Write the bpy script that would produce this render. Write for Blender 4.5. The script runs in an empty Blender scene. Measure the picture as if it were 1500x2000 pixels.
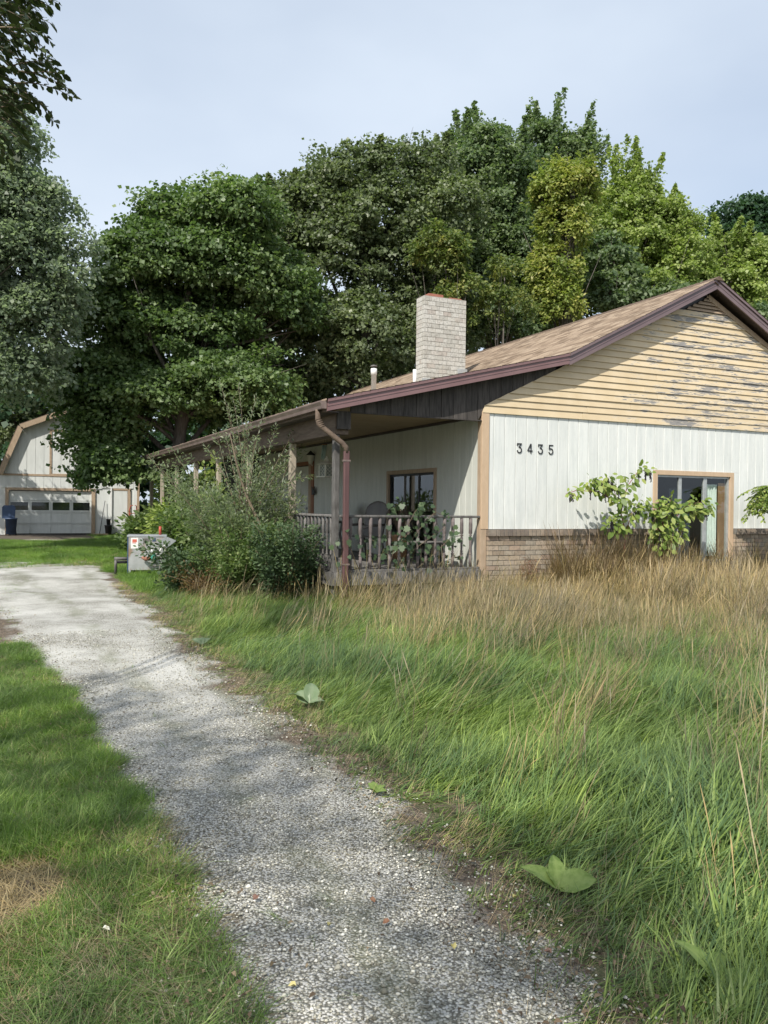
import bpy, math, random
import numpy as np
from mathutils import Vector
RNG = np.random.default_rng(7)
random.seed(7)
S = bpy.context.scene
COL = S.collection
rad = math.radians

# ------------------------------------------------------------------ camera
# world frame: house corner at the origin, X along the gable wall, Y along the side wall
F_PX = 1583.0
def _cd(x, y):
    v = np.array([x - 750.0, -(y - 1000.0), -F_PX]); return v / np.linalg.norm(v)
_d1, _d2 = _cd(5, 977), _cd(4113, 1024.5)
_X = _d2 - (_d2 @ _d1) * _d1; _X /= np.linalg.norm(_X)
ROT = np.array([_X, _d1, np.cross(_X, _d1)])
CAM = np.array([-7.223, -11.52, 1.55])
FWD = ROT @ np.array([0, 0, -1.0])
def at(x, y, depth):            # point seen at a photo pixel, `depth` metres away
    r = ROT @ _cd(x, y); return CAM + r * depth / (r @ FWD)
def proj(p):
    q = (np.asarray(p) - CAM) @ ROT
    return 750 + F_PX * q[..., 0] / -q[..., 2], 1000 - F_PX * q[..., 1] / -q[..., 2], -q[..., 2]
cam_d = bpy.data.cameras.new('camera'); cam = bpy.data.objects.new('camera', cam_d); COL.objects.link(cam)
cam_d.sensor_fit = 'VERTICAL'; cam_d.sensor_height = 36.0; cam_d.lens = 36.0 * F_PX / 2000.0
cam_d.clip_start = 0.05; cam_d.clip_end = 900
from mathutils import Matrix
M4 = Matrix.Identity(4)
for i in range(3):
    for j in range(3): M4[i][j] = float(ROT[i][j])
    M4[i][3] = float(CAM[i])
cam.matrix_world = M4
S.camera = cam
S.render.resolution_x, S.render.resolution_y = 768, 1024

# ------------------------------------------------------------------ light
LIGHT = Vector((1.19, 1.0, -1.655)).normalized()
EL = math.asin(-LIGHT.z); AZ = math.atan2(-LIGHT.x, -LIGHT.y)
w = bpy.data.worlds.new('World'); S.world = w; w.use_nodes = True
nt = w.node_tree; nt.nodes.clear()
out = nt.nodes.new('ShaderNodeOutputWorld'); bg = nt.nodes.new('ShaderNodeBackground')
sky = nt.nodes.new('ShaderNodeTexSky'); sky.sky_type = 'NISHITA'; sky.sun_disc = False
sky.sun_elevation = EL; sky.sun_rotation = AZ % (2 * math.pi); sky.air_density = 1.0; sky.dust_density = 2.2; sky.ozone_density = 1.0
# thin veil of cloud over the blue
tc = nt.nodes.new('ShaderNodeTexCoord'); mp = nt.nodes.new('ShaderNodeMapping'); mp.inputs['Scale'].default_value = (1.0, 1.0, 2.2)
nz = nt.nodes.new('ShaderNodeTexNoise'); nz.inputs['Scale'].default_value = 1.3; nz.inputs['Detail'].default_value = 5; nz.inputs['Roughness'].default_value = 0.5
rp = nt.nodes.new('ShaderNodeMapRange'); rp.inputs[1].default_value = 0.3; rp.inputs[2].default_value = 0.75; rp.inputs[3].default_value = 0.5; rp.inputs[4].default_value = 1.0
mx = nt.nodes.new('ShaderNodeMix'); mx.data_type = 'RGBA'
mx.inputs[7].default_value = (4.9, 5.5, 6.25, 1)
nt.links.new(tc.outputs['Generated'], mp.inputs[0]); nt.links.new(mp.outputs[0], nz.inputs[0]); nt.links.new(nz.outputs[0], rp.inputs[0])
nt.links.new(rp.outputs[0], mx.inputs[0]); nt.links.new(sky.outputs[0], mx.inputs[6]); nt.links.new(mx.outputs[2], bg.inputs[0])
bg.inputs[1].default_value = 0.117
nt.links.new(bg.outputs[0], out.inputs[0])
sd = bpy.data.lights.new('sun', 'SUN'); sd.energy = 3.8; sd.angle = rad(0.6); sd.color = (1.0, 0.95, 0.86)
sun = bpy.data.objects.new('sun', sd); COL.objects.link(sun)
sun.rotation_euler = LIGHT.to_track_quat('-Z', 'Y').to_euler()
S.view_settings.view_transform = 'Standard'; S.view_settings.look = 'None'
S.view_settings.exposure = 0.5; S.view_settings.gamma = 1.0
S.cycles.max_bounces = 6; S.cycles.diffuse_bounces = 3; S.cycles.transparent_max_bounces = 8
S.cycles.use_denoising = True

# ------------------------------------------------------------------ helpers
def tag(o, label=None, cat=None, group=None, kind=None):
    if label: o['label'] = label
    if cat: o['category'] = cat
    if group: o['group'] = group
    if kind: o['kind'] = kind
    return o
def empty(name, loc=(0, 0, 0), rz=0.0, parent=None):
    o = bpy.data.objects.new(name, None); COL.objects.link(o); o.location = loc; o.rotation_euler = (0, 0, rz)
    o.empty_display_size = 0.1
    if parent: o.parent = parent
    return o
def link(name, me, parent=None, loc=(0, 0, 0), rot=(0, 0, 0)):
    o = bpy.data.objects.new(name, me); COL.objects.link(o); o.location = loc; o.rotation_euler = rot
    if parent: o.parent = parent
    return o
def copy_tree(o, parent=None):
    c = o.copy(); COL.objects.link(c); c.parent = parent
    for ch in list(o.children): copy_tree(ch, c)
    return c
class MB:
    def __init__(s): s.v = []; s.f = []; s.sm = []
    def add(s, vs, fs, smooth=False):
        n = len(s.v); s.v += [tuple(map(float, p)) for p in vs]; s.f += [tuple(i + n for i in f) for f in fs]; s.sm += [smooth] * len(fs)
    def box(s, x0, x1, y0, y1, z0, z1):
        s.add([(x0,y0,z0),(x1,y0,z0),(x1,y1,z0),(x0,y1,z0),(x0,y0,z1),(x1,y0,z1),(x1,y1,z1),(x0,y1,z1)],
              [(0,3,2,1),(4,5,6,7),(0,1,5,4),(1,2,6,5),(2,3,7,6),(3,0,4,7)]); return s
    def prism(s, poly, ext):     # polygon (3D points, planar) pushed along vector ext
        n = len(poly); e = Vector(ext)
        a = [Vector(p) for p in poly]; b = [p + e for p in a]
        s.add(a + b, [tuple(range(n))[::-1], tuple(range(n, 2 * n))] + [(i, (i + 1) % n, n + (i + 1) % n, n + i) for i in range(n)]); return s
    def tube(s, pts, r, seg=6, cap=True):
        pts = [Vector(p) for p in pts]; n = len(pts)
        rs = r if isinstance(r, (list, tuple)) else [r] * n
        vs = []; u = None
        for i, p in enumerate(pts):
            t = (pts[min(i + 1, n - 1)] - pts[max(i - 1, 0)])
            if t.length < 1e-9: t = Vector((0, 0, 1))
            t.normalize()
            if u is None: u = t.orthogonal().normalized()
            else:
                u = u - t * u.dot(t)
                u = u.normalized() if u.length > 1e-6 else t.orthogonal().normalized()
            v = t.cross(u)
            for k in range(seg):
                a = 2 * math.pi * k / seg
                vs.append(p + (u * math.cos(a) + v * math.sin(a)) * rs[i])
        fs = []
        for i in range(n - 1):
            for k in range(seg):
                k2 = (k + 1) % seg; fs.append((i * seg + k, i * seg + k2, (i + 1) * seg + k2, (i + 1) * seg + k))
        if cap: fs += [tuple(range(seg))[::-1], tuple(range((n - 1) * seg, n * seg))]
        s.add(vs, fs, True); return s
    def lathe(s, prof, seg=10, c=(0, 0, 0), smooth=True):   # prof: (r, z)
        vs = []; n = len(prof)
        for r, z in prof:
            for k in range(seg):
                a = 2 * math.pi * (k + 0.5) / seg; vs.append((c[0] + r * math.cos(a), c[1] + r * math.sin(a), c[2] + z))
        fs = []
        for i in range(n - 1):
            for k in range(seg):
                k2 = (k + 1) % seg; fs.append((i * seg + k, i * seg + k2, (i + 1) * seg + k2, (i + 1) * seg + k))
        fs += [tuple(range(seg))[::-1], tuple(range((n - 1) * seg, n * seg))]
        s.add(vs, fs, smooth); return s
    def mesh(s, name, mat, bevel=0):
        me = bpy.data.meshes.new(name); me.from_pydata(s.v, [], s.f); me.update()
        me.polygons.foreach_set('use_smooth', s.sm)
        if mat: me.materials.append(mat)
        return me
    def build(s, name, mat, parent=None, bevel=0, **k):
        o = link(name, s.mesh(name, mat), parent, **k)
        if bevel:
            m = o.modifiers.new('bevel', 'BEVEL'); m.width = bevel; m.segments = 1; m.limit_method = 'ANGLE'
        return o
def box(name, x0, x1, y0, y1, z0, z1, mat, parent=None, bevel=0):
    return MB().box(x0, x1, y0, y1, z0, z1).build(name, mat, parent, bevel)

def np_mesh(name, V, faces_n, idx, mat, attrs=None, smooth=False):
    """V (n,3); idx flat loop indices; every face has faces_n corners"""
    me = bpy.data.meshes.new(name); nf = len(idx) // faces_n
    me.vertices.add(len(V)); me.vertices.foreach_set('co', np.ascontiguousarray(V, dtype=np.float32).ravel())
    me.loops.add(len(idx)); me.loops.foreach_set('vertex_index', np.ascontiguousarray(idx, dtype=np.int32))
    me.polygons.add(nf); me.polygons.foreach_set('loop_start', np.arange(0, nf * faces_n, faces_n, dtype=np.int32))
    if smooth: me.polygons.foreach_set('use_smooth', np.ones(nf, dtype=bool))
    for k, a in (attrs or {}).items():
        at_ = me.attributes.new(k, 'FLOAT', 'POINT'); at_.data.foreach_set('value', np.ascontiguousarray(a, dtype=np.float32))
    me.update(calc_edges=True)
    if mat: me.materials.append(mat)
    return me

# ------------------------------------------------------------------ materials
class NT:
    def __init__(s, name):
        s.m = bpy.data.materials.new(name); s.m.use_nodes = True; s.t = s.m.node_tree
        s.b = s.t.nodes['Principled BSDF']; s.o = s.t.nodes['Material Output']
        s.tc = None
    def n(s, typ, **k):
        nd = s.t.nodes.new('ShaderNode' + typ)
        for a, b in k.items():
            if isinstance(a, str) and hasattr(nd, a): setattr(nd, a, b)
        return nd
    def l(s, a, b): s.t.links.new(a, b)
    def coord(s, kind='Object', scale=(1, 1, 1)):
        if s.tc is None: s.tc = s.n('TexCoord')
        mp = s.n('Mapping'); mp.inputs['Scale'].default_value = scale; s.l(s.tc.outputs[kind], mp.inputs[0]); return mp.outputs[0]
    def pos(s, scale=(1, 1, 1)):
        g = s.n('NewGeometry'); mp = s.n('Mapping'); mp.inputs['Scale'].default_value = scale; s.l(g.outputs['Position'], mp.inputs[0]); return mp.outputs[0]
    def noise(s, vec, scale, detail=4, rough=0.55):
        z = s.n('TexNoise'); z.inputs['Scale'].default_value = scale; z.inputs['Detail'].default_value = detail; z.inputs['Roughness'].default_value = rough
        s.l(vec, z.inputs['Vector']); return z.outputs[0]
    def ramp(s, fac, stops):
        r = s.n('ValToRGB'); e = r.color_ramp.elements
        while len(e) > 1: e.remove(e[0])
        e[0].position = stops[0][0]; e[0].color = (*stops[0][1], 1)
        for p, c in stops[1:]:
            q = e.new(p); q.color = (*c, 1)
        s.l(fac, r.inputs[0]); return r.outputs[0]
    def mix(s, fac, a, b, mode='MIX'):
        m = s.n('Mix'); m.data_type = 'RGBA'; m.blend_type = mode
        for v, i in ((fac, 0), (a, 6), (b, 7)):
            if isinstance(v, (int, float)): m.inputs[i].default_value = v
            elif isinstance(v, tuple): m.inputs[i].default_value = (*v, 1)
            else: s.l(v, m.inputs[i])
        return m.outputs[2]
    def math(s, op, a, b=None):
        m = s.n('Math'); m.operation = op
        for v, i in ((a, 0), (b, 1)):
            if v is None: continue
            if isinstance(v, (int, float)): m.inputs[i].default_value = v
            else: s.l(v, m.inputs[i])
        return m.outputs[0]
    def rng(s, v, a, b, c=0.0, d=1.0):
        m = s.n('MapRange'); 
        for i, x in enumerate((a, b, c, d)): m.inputs[i + 1].default_value = x
        s.l(v, m.inputs[0]); return m.outputs[0]
    def bump(s, h, strength=0.3, dist=0.01):
        b = s.n('Bump'); b.inputs['Strength'].default_value = strength; b.inputs['Distance'].default_value = dist
        s.l(h, b.inputs['Height']); s.l(b.outputs[0], s.b.inputs['Normal'])
    def attr(s, name): a = s.n('Attribute'); a.attribute_name = name; return a.outputs['Fac']
    def rand(s): return s.n('ObjectInfo').outputs['Random']
    def col(s, c):
        if isinstance(c, tuple): s.b.inputs['Base Color'].default_value = (*c, 1)
        else: s.l(c, s.b.inputs['Base Color'])
    def rough(s, r): s.b.inputs['Roughness'].default_value = r

def simple(name, c1, c2, scale=8, rough=0.6, bump=0.15, bdist=0.004, rnd=0.0, metallic=0.0, stretch=(1, 1, 1)):
    t = NT(name); v = t.pos(stretch); z = t.noise(v, scale)
    c = t.ramp(z, [(0.3, c1), (0.7, c2)])
    if rnd:
        c = t.mix(1.0, c, t.ramp(t.rand(), [(0, (1 - rnd,) * 3), (1, (1 + rnd * 0.5,) * 3)]), 'MULTIPLY')
    t.col(c); t.rough(rough); t.b.inputs['Metallic'].default_value = metallic
    if bump: t.bump(t.noise(v, scale * 4), bump, bdist)
    return t.m

def siding_mat(name, base, grime, k=1.0):
    t = NT(name)
    st = t.noise(t.pos((5, 5, 0.5)), 2.2, 5, 0.6); fine = t.noise(t.pos((60, 60, 6)), 1.5, 3)
    c = t.mix(t.rng(st, 0.42, 0.72), base, grime)
    c = t.mix(t.rng(fine, 0.5, 0.85, 0, 0.35), c, tuple(x * 0.7 for x in grime))
    c = t.mix(1.0, c, t.ramp(t.rand(), [(0, (0.95, 0.95, 0.95)), (1, (1.02, 1.02, 1.02))]), 'MULTIPLY')
    # splashed dirt near the foot of the wall
    g = t.n('NewGeometry'); sx = t.n('SeparateXYZ'); t.l(g.outputs['Position'], sx.inputs[0])
    low = t.math('MULTIPLY', t.rng(sx.outputs[2], 1.15, 1.7, 1, 0), t.rng(t.noise(t.pos((6, 6, 2)), 1.5), 0.35, 0.7))
    c = t.mix(t.math('MULTIPLY', low, 0.35), c, (0.42, 0.44, 0.38))
    t.col(c); t.rough(0.62); t.bump(t.noise(t.pos((150, 150, 7)), 1.0, 3), 0.25, 0.003)
    return t.m
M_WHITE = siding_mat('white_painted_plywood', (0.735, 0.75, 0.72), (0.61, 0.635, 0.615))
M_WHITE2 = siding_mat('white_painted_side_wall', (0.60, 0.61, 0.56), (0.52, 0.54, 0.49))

def clap_mat():
    t = NT('peeling_yellow_paint')
    v = t.pos((0.9, 1, 7)); big = t.noise(v, 1.15, 6, 0.62)
    v2 = t.pos((3.5, 1, 30)); sm = t.noise(v2, 1.6, 5, 0.6)
    g = t.n('NewGeometry'); sx = t.n('SeparateXYZ'); t.l(g.outputs['Position'], sx.inputs[0])
    zone = t.rng(sx.outputs[0], 1.0, 4.4, -0.13, 0.035)
    peel = t.math('ADD', t.math('ADD', t.math('MULTIPLY', big, 0.62), t.math('MULTIPLY', sm, 0.38)), zone)
    paint = t.ramp(t.noise(t.pos((1, 1, 1)), 3.0, 5), [(0.3, (0.60, 0.475, 0.30)), (0.7, (0.68, 0.555, 0.375))])
    primer = t.mix(0.5, (0.62, 0.56, 0.47), paint)
    wood = t.ramp(t.noise(t.pos((4, 1, 60)), 2.0), [(0.3, (0.17, 0.165, 0.16)), (0.7, (0.33, 0.31, 0.29))])
    c = t.mix(t.rng(peel, 0.525, 0.54), paint, primer)
    c = t.mix(t.rng(peel, 0.565, 0.575), c, wood)
    c = t.mix(1.0, c, t.ramp(t.rand(), [(0, (0.93,) * 3), (1, (1.04,) * 3)]), 'MULTIPLY')
    t.col(c); t.rough(0.65)
    t.bump(t.math('ADD', t.rng(peel, 0.55, 0.57, 1, 0), t.math('MULTIPLY', sm, 0.4)), 0.5, 0.004)
    return t.m
M_CLAP = clap_mat()
M_TAN = simple('tan_trim_paint', (0.50, 0.36, 0.235), (0.57, 0.42, 0.285), 6, 0.6, 0.1, stretch=(4, 4, 1))
M_TAN2 = simple('weathered_tan_trim', (0.34, 0.25, 0.17), (0.45, 0.34, 0.24), 6, 0.7, 0.2, stretch=(4, 4, 1))
M_DARKBOARD = simple('weathered_and_shaded_board', (0.035, 0.030, 0.027), (0.11, 0.095, 0.085), 5, 0.8, 0.3, rnd=0.35, stretch=(6, 6, 0.7))
M_BARGE = simple('maroon_brown_aluminium', (0.185, 0.105, 0.105), (0.22, 0.13, 0.13), 3, 0.38, 0.05, 0.002)
M_BARGE2 = simple('purple_brown_fascia', (0.15, 0.105, 0.11), (0.19, 0.135, 0.14), 3, 0.42, 0.05, 0.002)
M_GUTTER = simple('brown_gutter', (0.13, 0.09, 0.08), (0.22, 0.165, 0.145), 5, 0.4, 0.08, 0.002, stretch=(3, .6, 1))
M_DOWN = simple('maroon_downspout', (0.085, 0.042, 0.042), (0.125, 0.065, 0.062), 4, 0.45, 0.08, 0.002, stretch=(3, 3, .7))
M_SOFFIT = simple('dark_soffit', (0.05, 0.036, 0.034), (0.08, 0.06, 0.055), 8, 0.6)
M_CEIL = simple('porch_ceiling_plywood', (0.30, 0.22, 0.13), (0.37, 0.28, 0.17), 3, 0.7)
M_BEAM = simple('weathered_beam_shaded_elbow', (0.085, 0.058, 0.042), (0.17, 0.125, 0.09), 4, 0.8, 0.3, stretch=(6, 0.8, 6))
M_POST = simple('weathered_post', (0.30, 0.255, 0.195), (0.46, 0.40, 0.32), 4, 0.8, 0.3, stretch=(6, 6, 0.8))
M_GREYWOOD = simple('grey_weathered_rail', (0.085, 0.078, 0.072), (0.20, 0.19, 0.18), 7, 0.85, 0.3, rnd=0.3, stretch=(3, 3, 1))
M_BALWOOD = simple('grey_brown_baluster', (0.10, 0.08, 0.078), (0.22, 0.185, 0.175), 9, 0.8, 0.3, rnd=0.35)  # grey-brown wood of the front balusters
def brick_mat(name, stops, mortar=None):
    t = NT(name); v = t.pos(); 
    c = t.ramp(t.rand(), stops)
    c = t.mix(t.rng(t.noise(v, 26, 5), 0.45, 0.75, 0, 0.55), c, (0.10, 0.095, 0.085))
    c = t.mix(t.rng(t.noise(v, 5, 4), 0.5, 0.75, 0, 0.35), c, (0.42, 0.37, 0.30))
    t.col(c); t.rough(0.85); t.bump(t.noise(v, 120, 3), 0.5, 0.004); return t.m
M_BRICK = brick_mat('buff_brick', [(0, (0.26, 0.20, 0.145)), (0.3, (0.40, 0.32, 0.23)), (0.6, (0.33, 0.285, 0.225)), (0.8, (0.44, 0.34, 0.25)), (1, (0.30, 0.21, 0.155))])
M_CAPB = brick_mat('dark_cap_brick', [(0, (0.15, 0.12, 0.10)), (0.5, (0.23, 0.18, 0.135)), (1, (0.30, 0.225, 0.165))])
M_CHIM = brick_mat('pale_chimney_block', [(0, (0.42, 0.41, 0.37)), (0.4, (0.50, 0.49, 0.45)), (0.75, (0.54, 0.53, 0.49)), (1, (0.42, 0.38, 0.34))])
M_MORTAR = simple('mortar', (0.28, 0.26, 0.23), (0.36, 0.33, 0.29), 20, 0.9)
M_MORTARD = simple('chimney_mortar', (0.13, 0.125, 0.115), (0.20, 0.19, 0.17), 20, 0.9)
M_FLUE = simple('terracotta_flue', (0.28, 0.10, 0.07), (0.36, 0.15, 0.105), 10, 0.8)
M_PVC = simple('white_pvc', (0.72, 0.72, 0.70), (0.78, 0.78, 0.76), 10, 0.4)
M_ALU = simple('grey_aluminium', (0.40, 0.42, 0.42), (0.52, 0.54, 0.54), 10, 0.4, metallic=0.4)
M_BLACK = simple('black_paint', (0.018, 0.018, 0.02), (0.03, 0.03, 0.032), 10, 0.5)
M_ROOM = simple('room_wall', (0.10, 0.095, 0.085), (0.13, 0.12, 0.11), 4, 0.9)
M_CURT = simple('white_curtain', (0.62, 0.68, 0.62), (0.72, 0.76, 0.71), 10, 0.9)
M_WOODP = simple('brown_wood_panel', (0.22, 0.115, 0.055), (0.36, 0.21, 0.11), 5, 0.7, stretch=(1, 1, .4))
M_ORANGEWOOD = simple('orange_brown_trim', (0.22, 0.085, 0.04), (0.30, 0.13, 0.065), 6, 0.6, stretch=(4, 4, 1))
M_BLUEDK = simple('dark_blue_sheet', (0.03, 0.04, 0.055), (0.055, 0.07, 0.09), 5, 0.6)
def glass_mat():
    t = NT('window_glass'); t.t.nodes.remove(t.b)
    gl = t.n('BsdfGlossy'); gl.inputs['Roughness'].default_value = 0.02; gl.inputs['Color'].default_value = (0.9, 0.95, 1, 1)
    tr = t.n('BsdfTransparent'); tr.inputs['Color'].default_value = (0.93, 0.96, 0.95, 1)
    fr = t.n('Fresnel'); fr.inputs['IOR'].default_value = 1.5
    g_ = t.n('NewGeometry'); f2 = t.math('MULTIPLY', t.math('ADD', fr.outputs[0], 0.03), t.math('SUBTRACT', 1.0, g_.outputs['Backfacing']))
    m = t.n('MixShader'); t.l(f2, m.inputs[0]); t.l(tr.outputs[0], m.inputs[1]); t.l(gl.outputs[0], m.inputs[2]); t.l(m.outputs[0], t.o.inputs[0])
    return t.m
M_GLASS = glass_mat()
def shingle_mat():
    t = NT('tan_asphalt_shingle')
    c = t.ramp(t.attr('tint'), [(0, (0.15, 0.105, 0.07)), (0.5, (0.27, 0.20, 0.14)), (1, (0.38, 0.295, 0.215))])
    c = t.mix(t.rng(t.noise(t.pos(), 60, 4), 0.4, 0.7, 0, 0.35), c, (0.13, 0.09, 0.06))
    c = t.mix(t.rng(t.noise(t.pos(), 0.7, 4), 0.45, 0.7, 0, 0.25), c, (0.17, 0.13, 0.095))
    t.col(c); t.rough(0.9); t.bump(t.noise(t.pos(), 200, 2), 0.4, 0.003); return t.m
M_SHINGLE = shingle_mat()
M_BARK = simple('bark', (0.07, 0.06, 0.05), (0.16, 0.14, 0.12), 6, 0.9, 0.5, 0.02, stretch=(3, 3, 0.6))
M_STEMRED = simple('red_stem', (0.19, 0.035, 0.06), (0.28, 0.10, 0.08), 8, 0.5)
M_STEM = simple('brown_stem', (0.10, 0.075, 0.05), (0.18, 0.14, 0.09), 8, 0.8)
M_STEMG = simple('green_stem', (0.10, 0.13, 0.04), (0.18, 0.2, 0.08), 8, 0.6)

def leaf_mat(name, cols, transl=0.42, gloss=0.35, back=None, patch=None):
    """cols: ramp over the per-leaf 'tint'; thin leaf: reflects, and lets some light through"""
    t = NT(name)
    c = t.ramp(t.attr('tint'), [(i / (len(cols) - 1), x) for i, x in enumerate(cols)])
    v = t.pos(); c = t.mix(1.0, c, t.ramp(t.noise(v, 0.55, 3), [(0.3, (0.78, 0.80, 0.74)), (0.7, (1.2, 1.18, 1.1))]), 'MULTIPLY')
    if patch: c = t.mix(t.rng(t.noise(t.pos(), patch, 4, .7), .42, .6, 0, .6), c, cols[-1])
    if back:
        g = t.n('NewGeometry'); c = t.mix(g.outputs['Backfacing'], c, back)
    t.col(c); t.rough(0.45); t.b.inputs['Specular IOR Level'].default_value = gloss
    tr = t.n('BsdfTranslucent'); cc = t.mix(1.0, c, (1.15, 1.3, 0.7), 'MULTIPLY'); t.l(cc, tr.inputs[0])
    m = t.n('MixShader'); m.inputs[0].default_value = transl
    t.l(t.b.outputs[0], m.inputs[1]); t.l(tr.outputs[0], m.inputs[2]); t.l(m.outputs[0], t.o.inputs[0])
    return t.m

# ------------------------------------------------------------------ foliage
# leaf outline as (across, along) in unit length
SHAPES = {
    'oval': [(0, 0), (0.26, 0.35), (0.22, 0.72), (0, 1), (-0.22, 0.72), (-0.26, 0.35)],
    'diamond': [(0, 0), (0.42, 0.5), (0, 1), (-0.42, 0.5)],
    'palmate': [(0, .08), (.30, -.04), (.36, .22), (.56, .42), (.34, .56), (.30, .86), (.12, .78), (0, 1.05), (-.12, .78), (-.30, .86), (-.34, .56), (-.56, .42), (-.36, .22), (-.30, -.04)],
    'leaf4': [(0, 0), (0.46, 0.42), (0, 1), (-0.46, 0.42)],
    'narrow': [(0, 0), (0.16, 0.45), (0, 1), (-0.16, 0.45)],
    'maple': [(0, 0), (0.5, 0.35), (0.28, 0.72), (0, 1), (-0.28, 0.72), (-0.5, 0.35)],
}
def unit(a): return a / np.maximum(np.linalg.norm(a, axis=-1, keepdims=True), 1e-9)
def leaf_arrays(P, D, N, L, shape='diamond', fold=0.12, tint=None):
    """leaves at P growing along D with face normal N; returns V, idx, nper, tint"""
    prof = np.array(SHAPES[shape]); k = len(prof); n = len(P)
    D = unit(D); A = unit(np.cross(D, N)); N2 = np.cross(A, D)
    L = np.broadcast_to(np.asarray(L, float), (n,))[:, None, None]
    V = P[:, None, :] + L * (prof[None, :, 0, None] * A[:, None, :] + prof[None, :, 1, None] * D[:, None, :]
        + (np.abs(prof[None, :, 0, None]) * fold * 2 - 0.18 * prof[None, :, 1, None] ** 2) * N2[:, None, :])
    idx = np.arange(n * k)
    if tint is None: tint = RNG.random(n)
    return V.reshape(-1, 3), idx, k, np.repeat(tint, k)
def leaf_object(name, P, D, N, L, mat, shape, parent, tint=None, fold=0.12):
    V, idx, k, tn = leaf_arrays(P, D, N, L, shape, fold, tint)
    return link(name, np_mesh(name, V, k, idx, mat, {'tint': tn}), parent)
def rand_dirs(n): return unit(RNG.normal(size=(n, 3)))

def crown_points(lobes, n_leaves, clump=0.55, flat=0.5, shell=0.55, density_pow=2.0, droop=0.0, n_clump=None, spike=0.0, per=120, spires=0, spire_h=1.0, sprigs=.22):
    """lobes: (cx,cy,cz, rx,ry,rz). Boughs are domes of leaves, bright on top and hollow below, spread unevenly over each lobe."""
    lobes = np.array(lobes, float); area = (lobes[:, 3] * lobes[:, 5]); area /= area.sum()
    nc = n_clump or max(24, int(n_leaves / per))
    which = RNG.choice(len(lobes), nc, p=area); lb = lobes[which]
    d = rand_dirs(nc); fl = d[:, 2] < -0.45; d[fl, 2] *= -0.6; d = unit(d)
    r = shell + (1.04 - shell) * RNG.random(nc) ** (1 / density_pow)
    r *= 1 + 0.09 * np.sin(d[:, 0] * 9 + which * 1.7) * np.cos(d[:, 2] * 8 + which * 2) + 0.07 * RNG.normal(size=nc)
    C = lb[:, :3] + d * lb[:, 3:] * r[:, None]
    cr = clump * (0.35 + 1.35 * RNG.random(nc) ** 1.6)
    small = RNG.random(nc) < sprigs * 1.6            # small sprays breaking the outline
    cr[small] = clump * (.28 + .25 * RNG.random(small.sum())); C[small] = (lb[:, :3] + d * lb[:, 3:] * (.98 + .20 * RNG.random(nc) ** 1.5)[:, None])[small]
    wgt = cr ** 1.7; wgt /= wgt.sum()
    w2 = RNG.choice(nc, n_leaves, p=wgt)
    u = rand_dirs(n_leaves); bias = unit(d * 0.8 + np.array([0, 0, 0.55]))[w2]
    u = unit(u + bias * 0.75)
    rad_ = (0.35 + 0.72 * RNG.random(n_leaves) ** 0.6)
    off = u * rad_[:, None] * cr[w2, None]
    ph = RNG.random((nc, 3)) * 6.28                    # finger-like sprays break up each dome
    ang = np.arctan2(u[:, 1], u[:, 0]); fing = 0.78 + 0.30 * np.sin(ang * 3 + ph[w2, 0]) * np.cos(u[:, 2] * 5 + ph[w2, 1]) + 0.14 * np.sin(ang * 7 + ph[w2, 2])
    off *= fing[:, None]; off[:, 2] *= flat
    if spike:
        sp = (RNG.random(nc) < 0.5) & (d[:, 2] > -0.1)
        m = sp[w2] & (RNG.random(n_leaves) < .55); t_ = RNG.random(n_leaves)
        off[m, 2] = t_[m] * spike * cr[w2][m] * 1.15; off[m, :2] *= (1.05 - t_[m])[:, None] * .55
        off[m, 0] += d[w2][m, 0] * t_[m] * .5 * cr[w2][m]; off[m, 1] += d[w2][m, 1] * t_[m] * .5 * cr[w2][m]
    if spires:
        # upright leading shoots standing out of the upper crown
        ns = spires; sl = RNG.choice(len(lobes), ns, p=area); sd_ = unit(np.stack([RNG.normal(size=ns), RNG.normal(size=ns), np.abs(RNG.normal(size=ns)) + .55], 1))
        sb = lobes[sl, :3] + sd_ * lobes[sl, 3:] * .86; sh_ = (1.0 + 1.7 * RNG.random(ns)) * spire_h; sr = .30 + .30 * RNG.random(ns)
        pick_ = RNG.random(n_leaves) < .30; k_ = RNG.integers(0, ns, n_leaves)[pick_]; t_ = RNG.random(pick_.sum()) ** 1.3
        q = rand_dirs(len(t_)) * (RNG.random(len(t_)) ** .5)[:, None] * (sr[k_] * sh_[k_] * (1.08 - t_) * (.75 + .25 * np.sin(t_ * 14 + k_)))[:, None] * .9
        newP = sb[k_] + q + np.stack([sd_[k_, 0] * .45 * sh_[k_] * t_, sd_[k_, 1] * .45 * sh_[k_] * t_, sh_[k_] * t_], 1)
    off[:, 2] -= droop * (off[:, 0] ** 2 + off[:, 1] ** 2) / np.maximum(cr[w2], .1)
    P = C[w2] + off
    if spires: P[pick_] = newP
    N = unit(0.45 * bias + np.array([0, 0, 0.6]) + 0.95 * rand_dirs(n_leaves))
    D = unit(0.8 * u + 0.8 * rand_dirs(n_leaves) + np.array([0, 0, -0.35]))
    D = unit(D - N * (D * N).sum(1)[:, None] * 0.8)
    ct = RNG.random(nc)
    tint = np.clip(0.42 * ct[w2] + 0.50 * RNG.random(n_leaves) + 0.14, 0, 1)
    return P, D, N, tint, C

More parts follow.
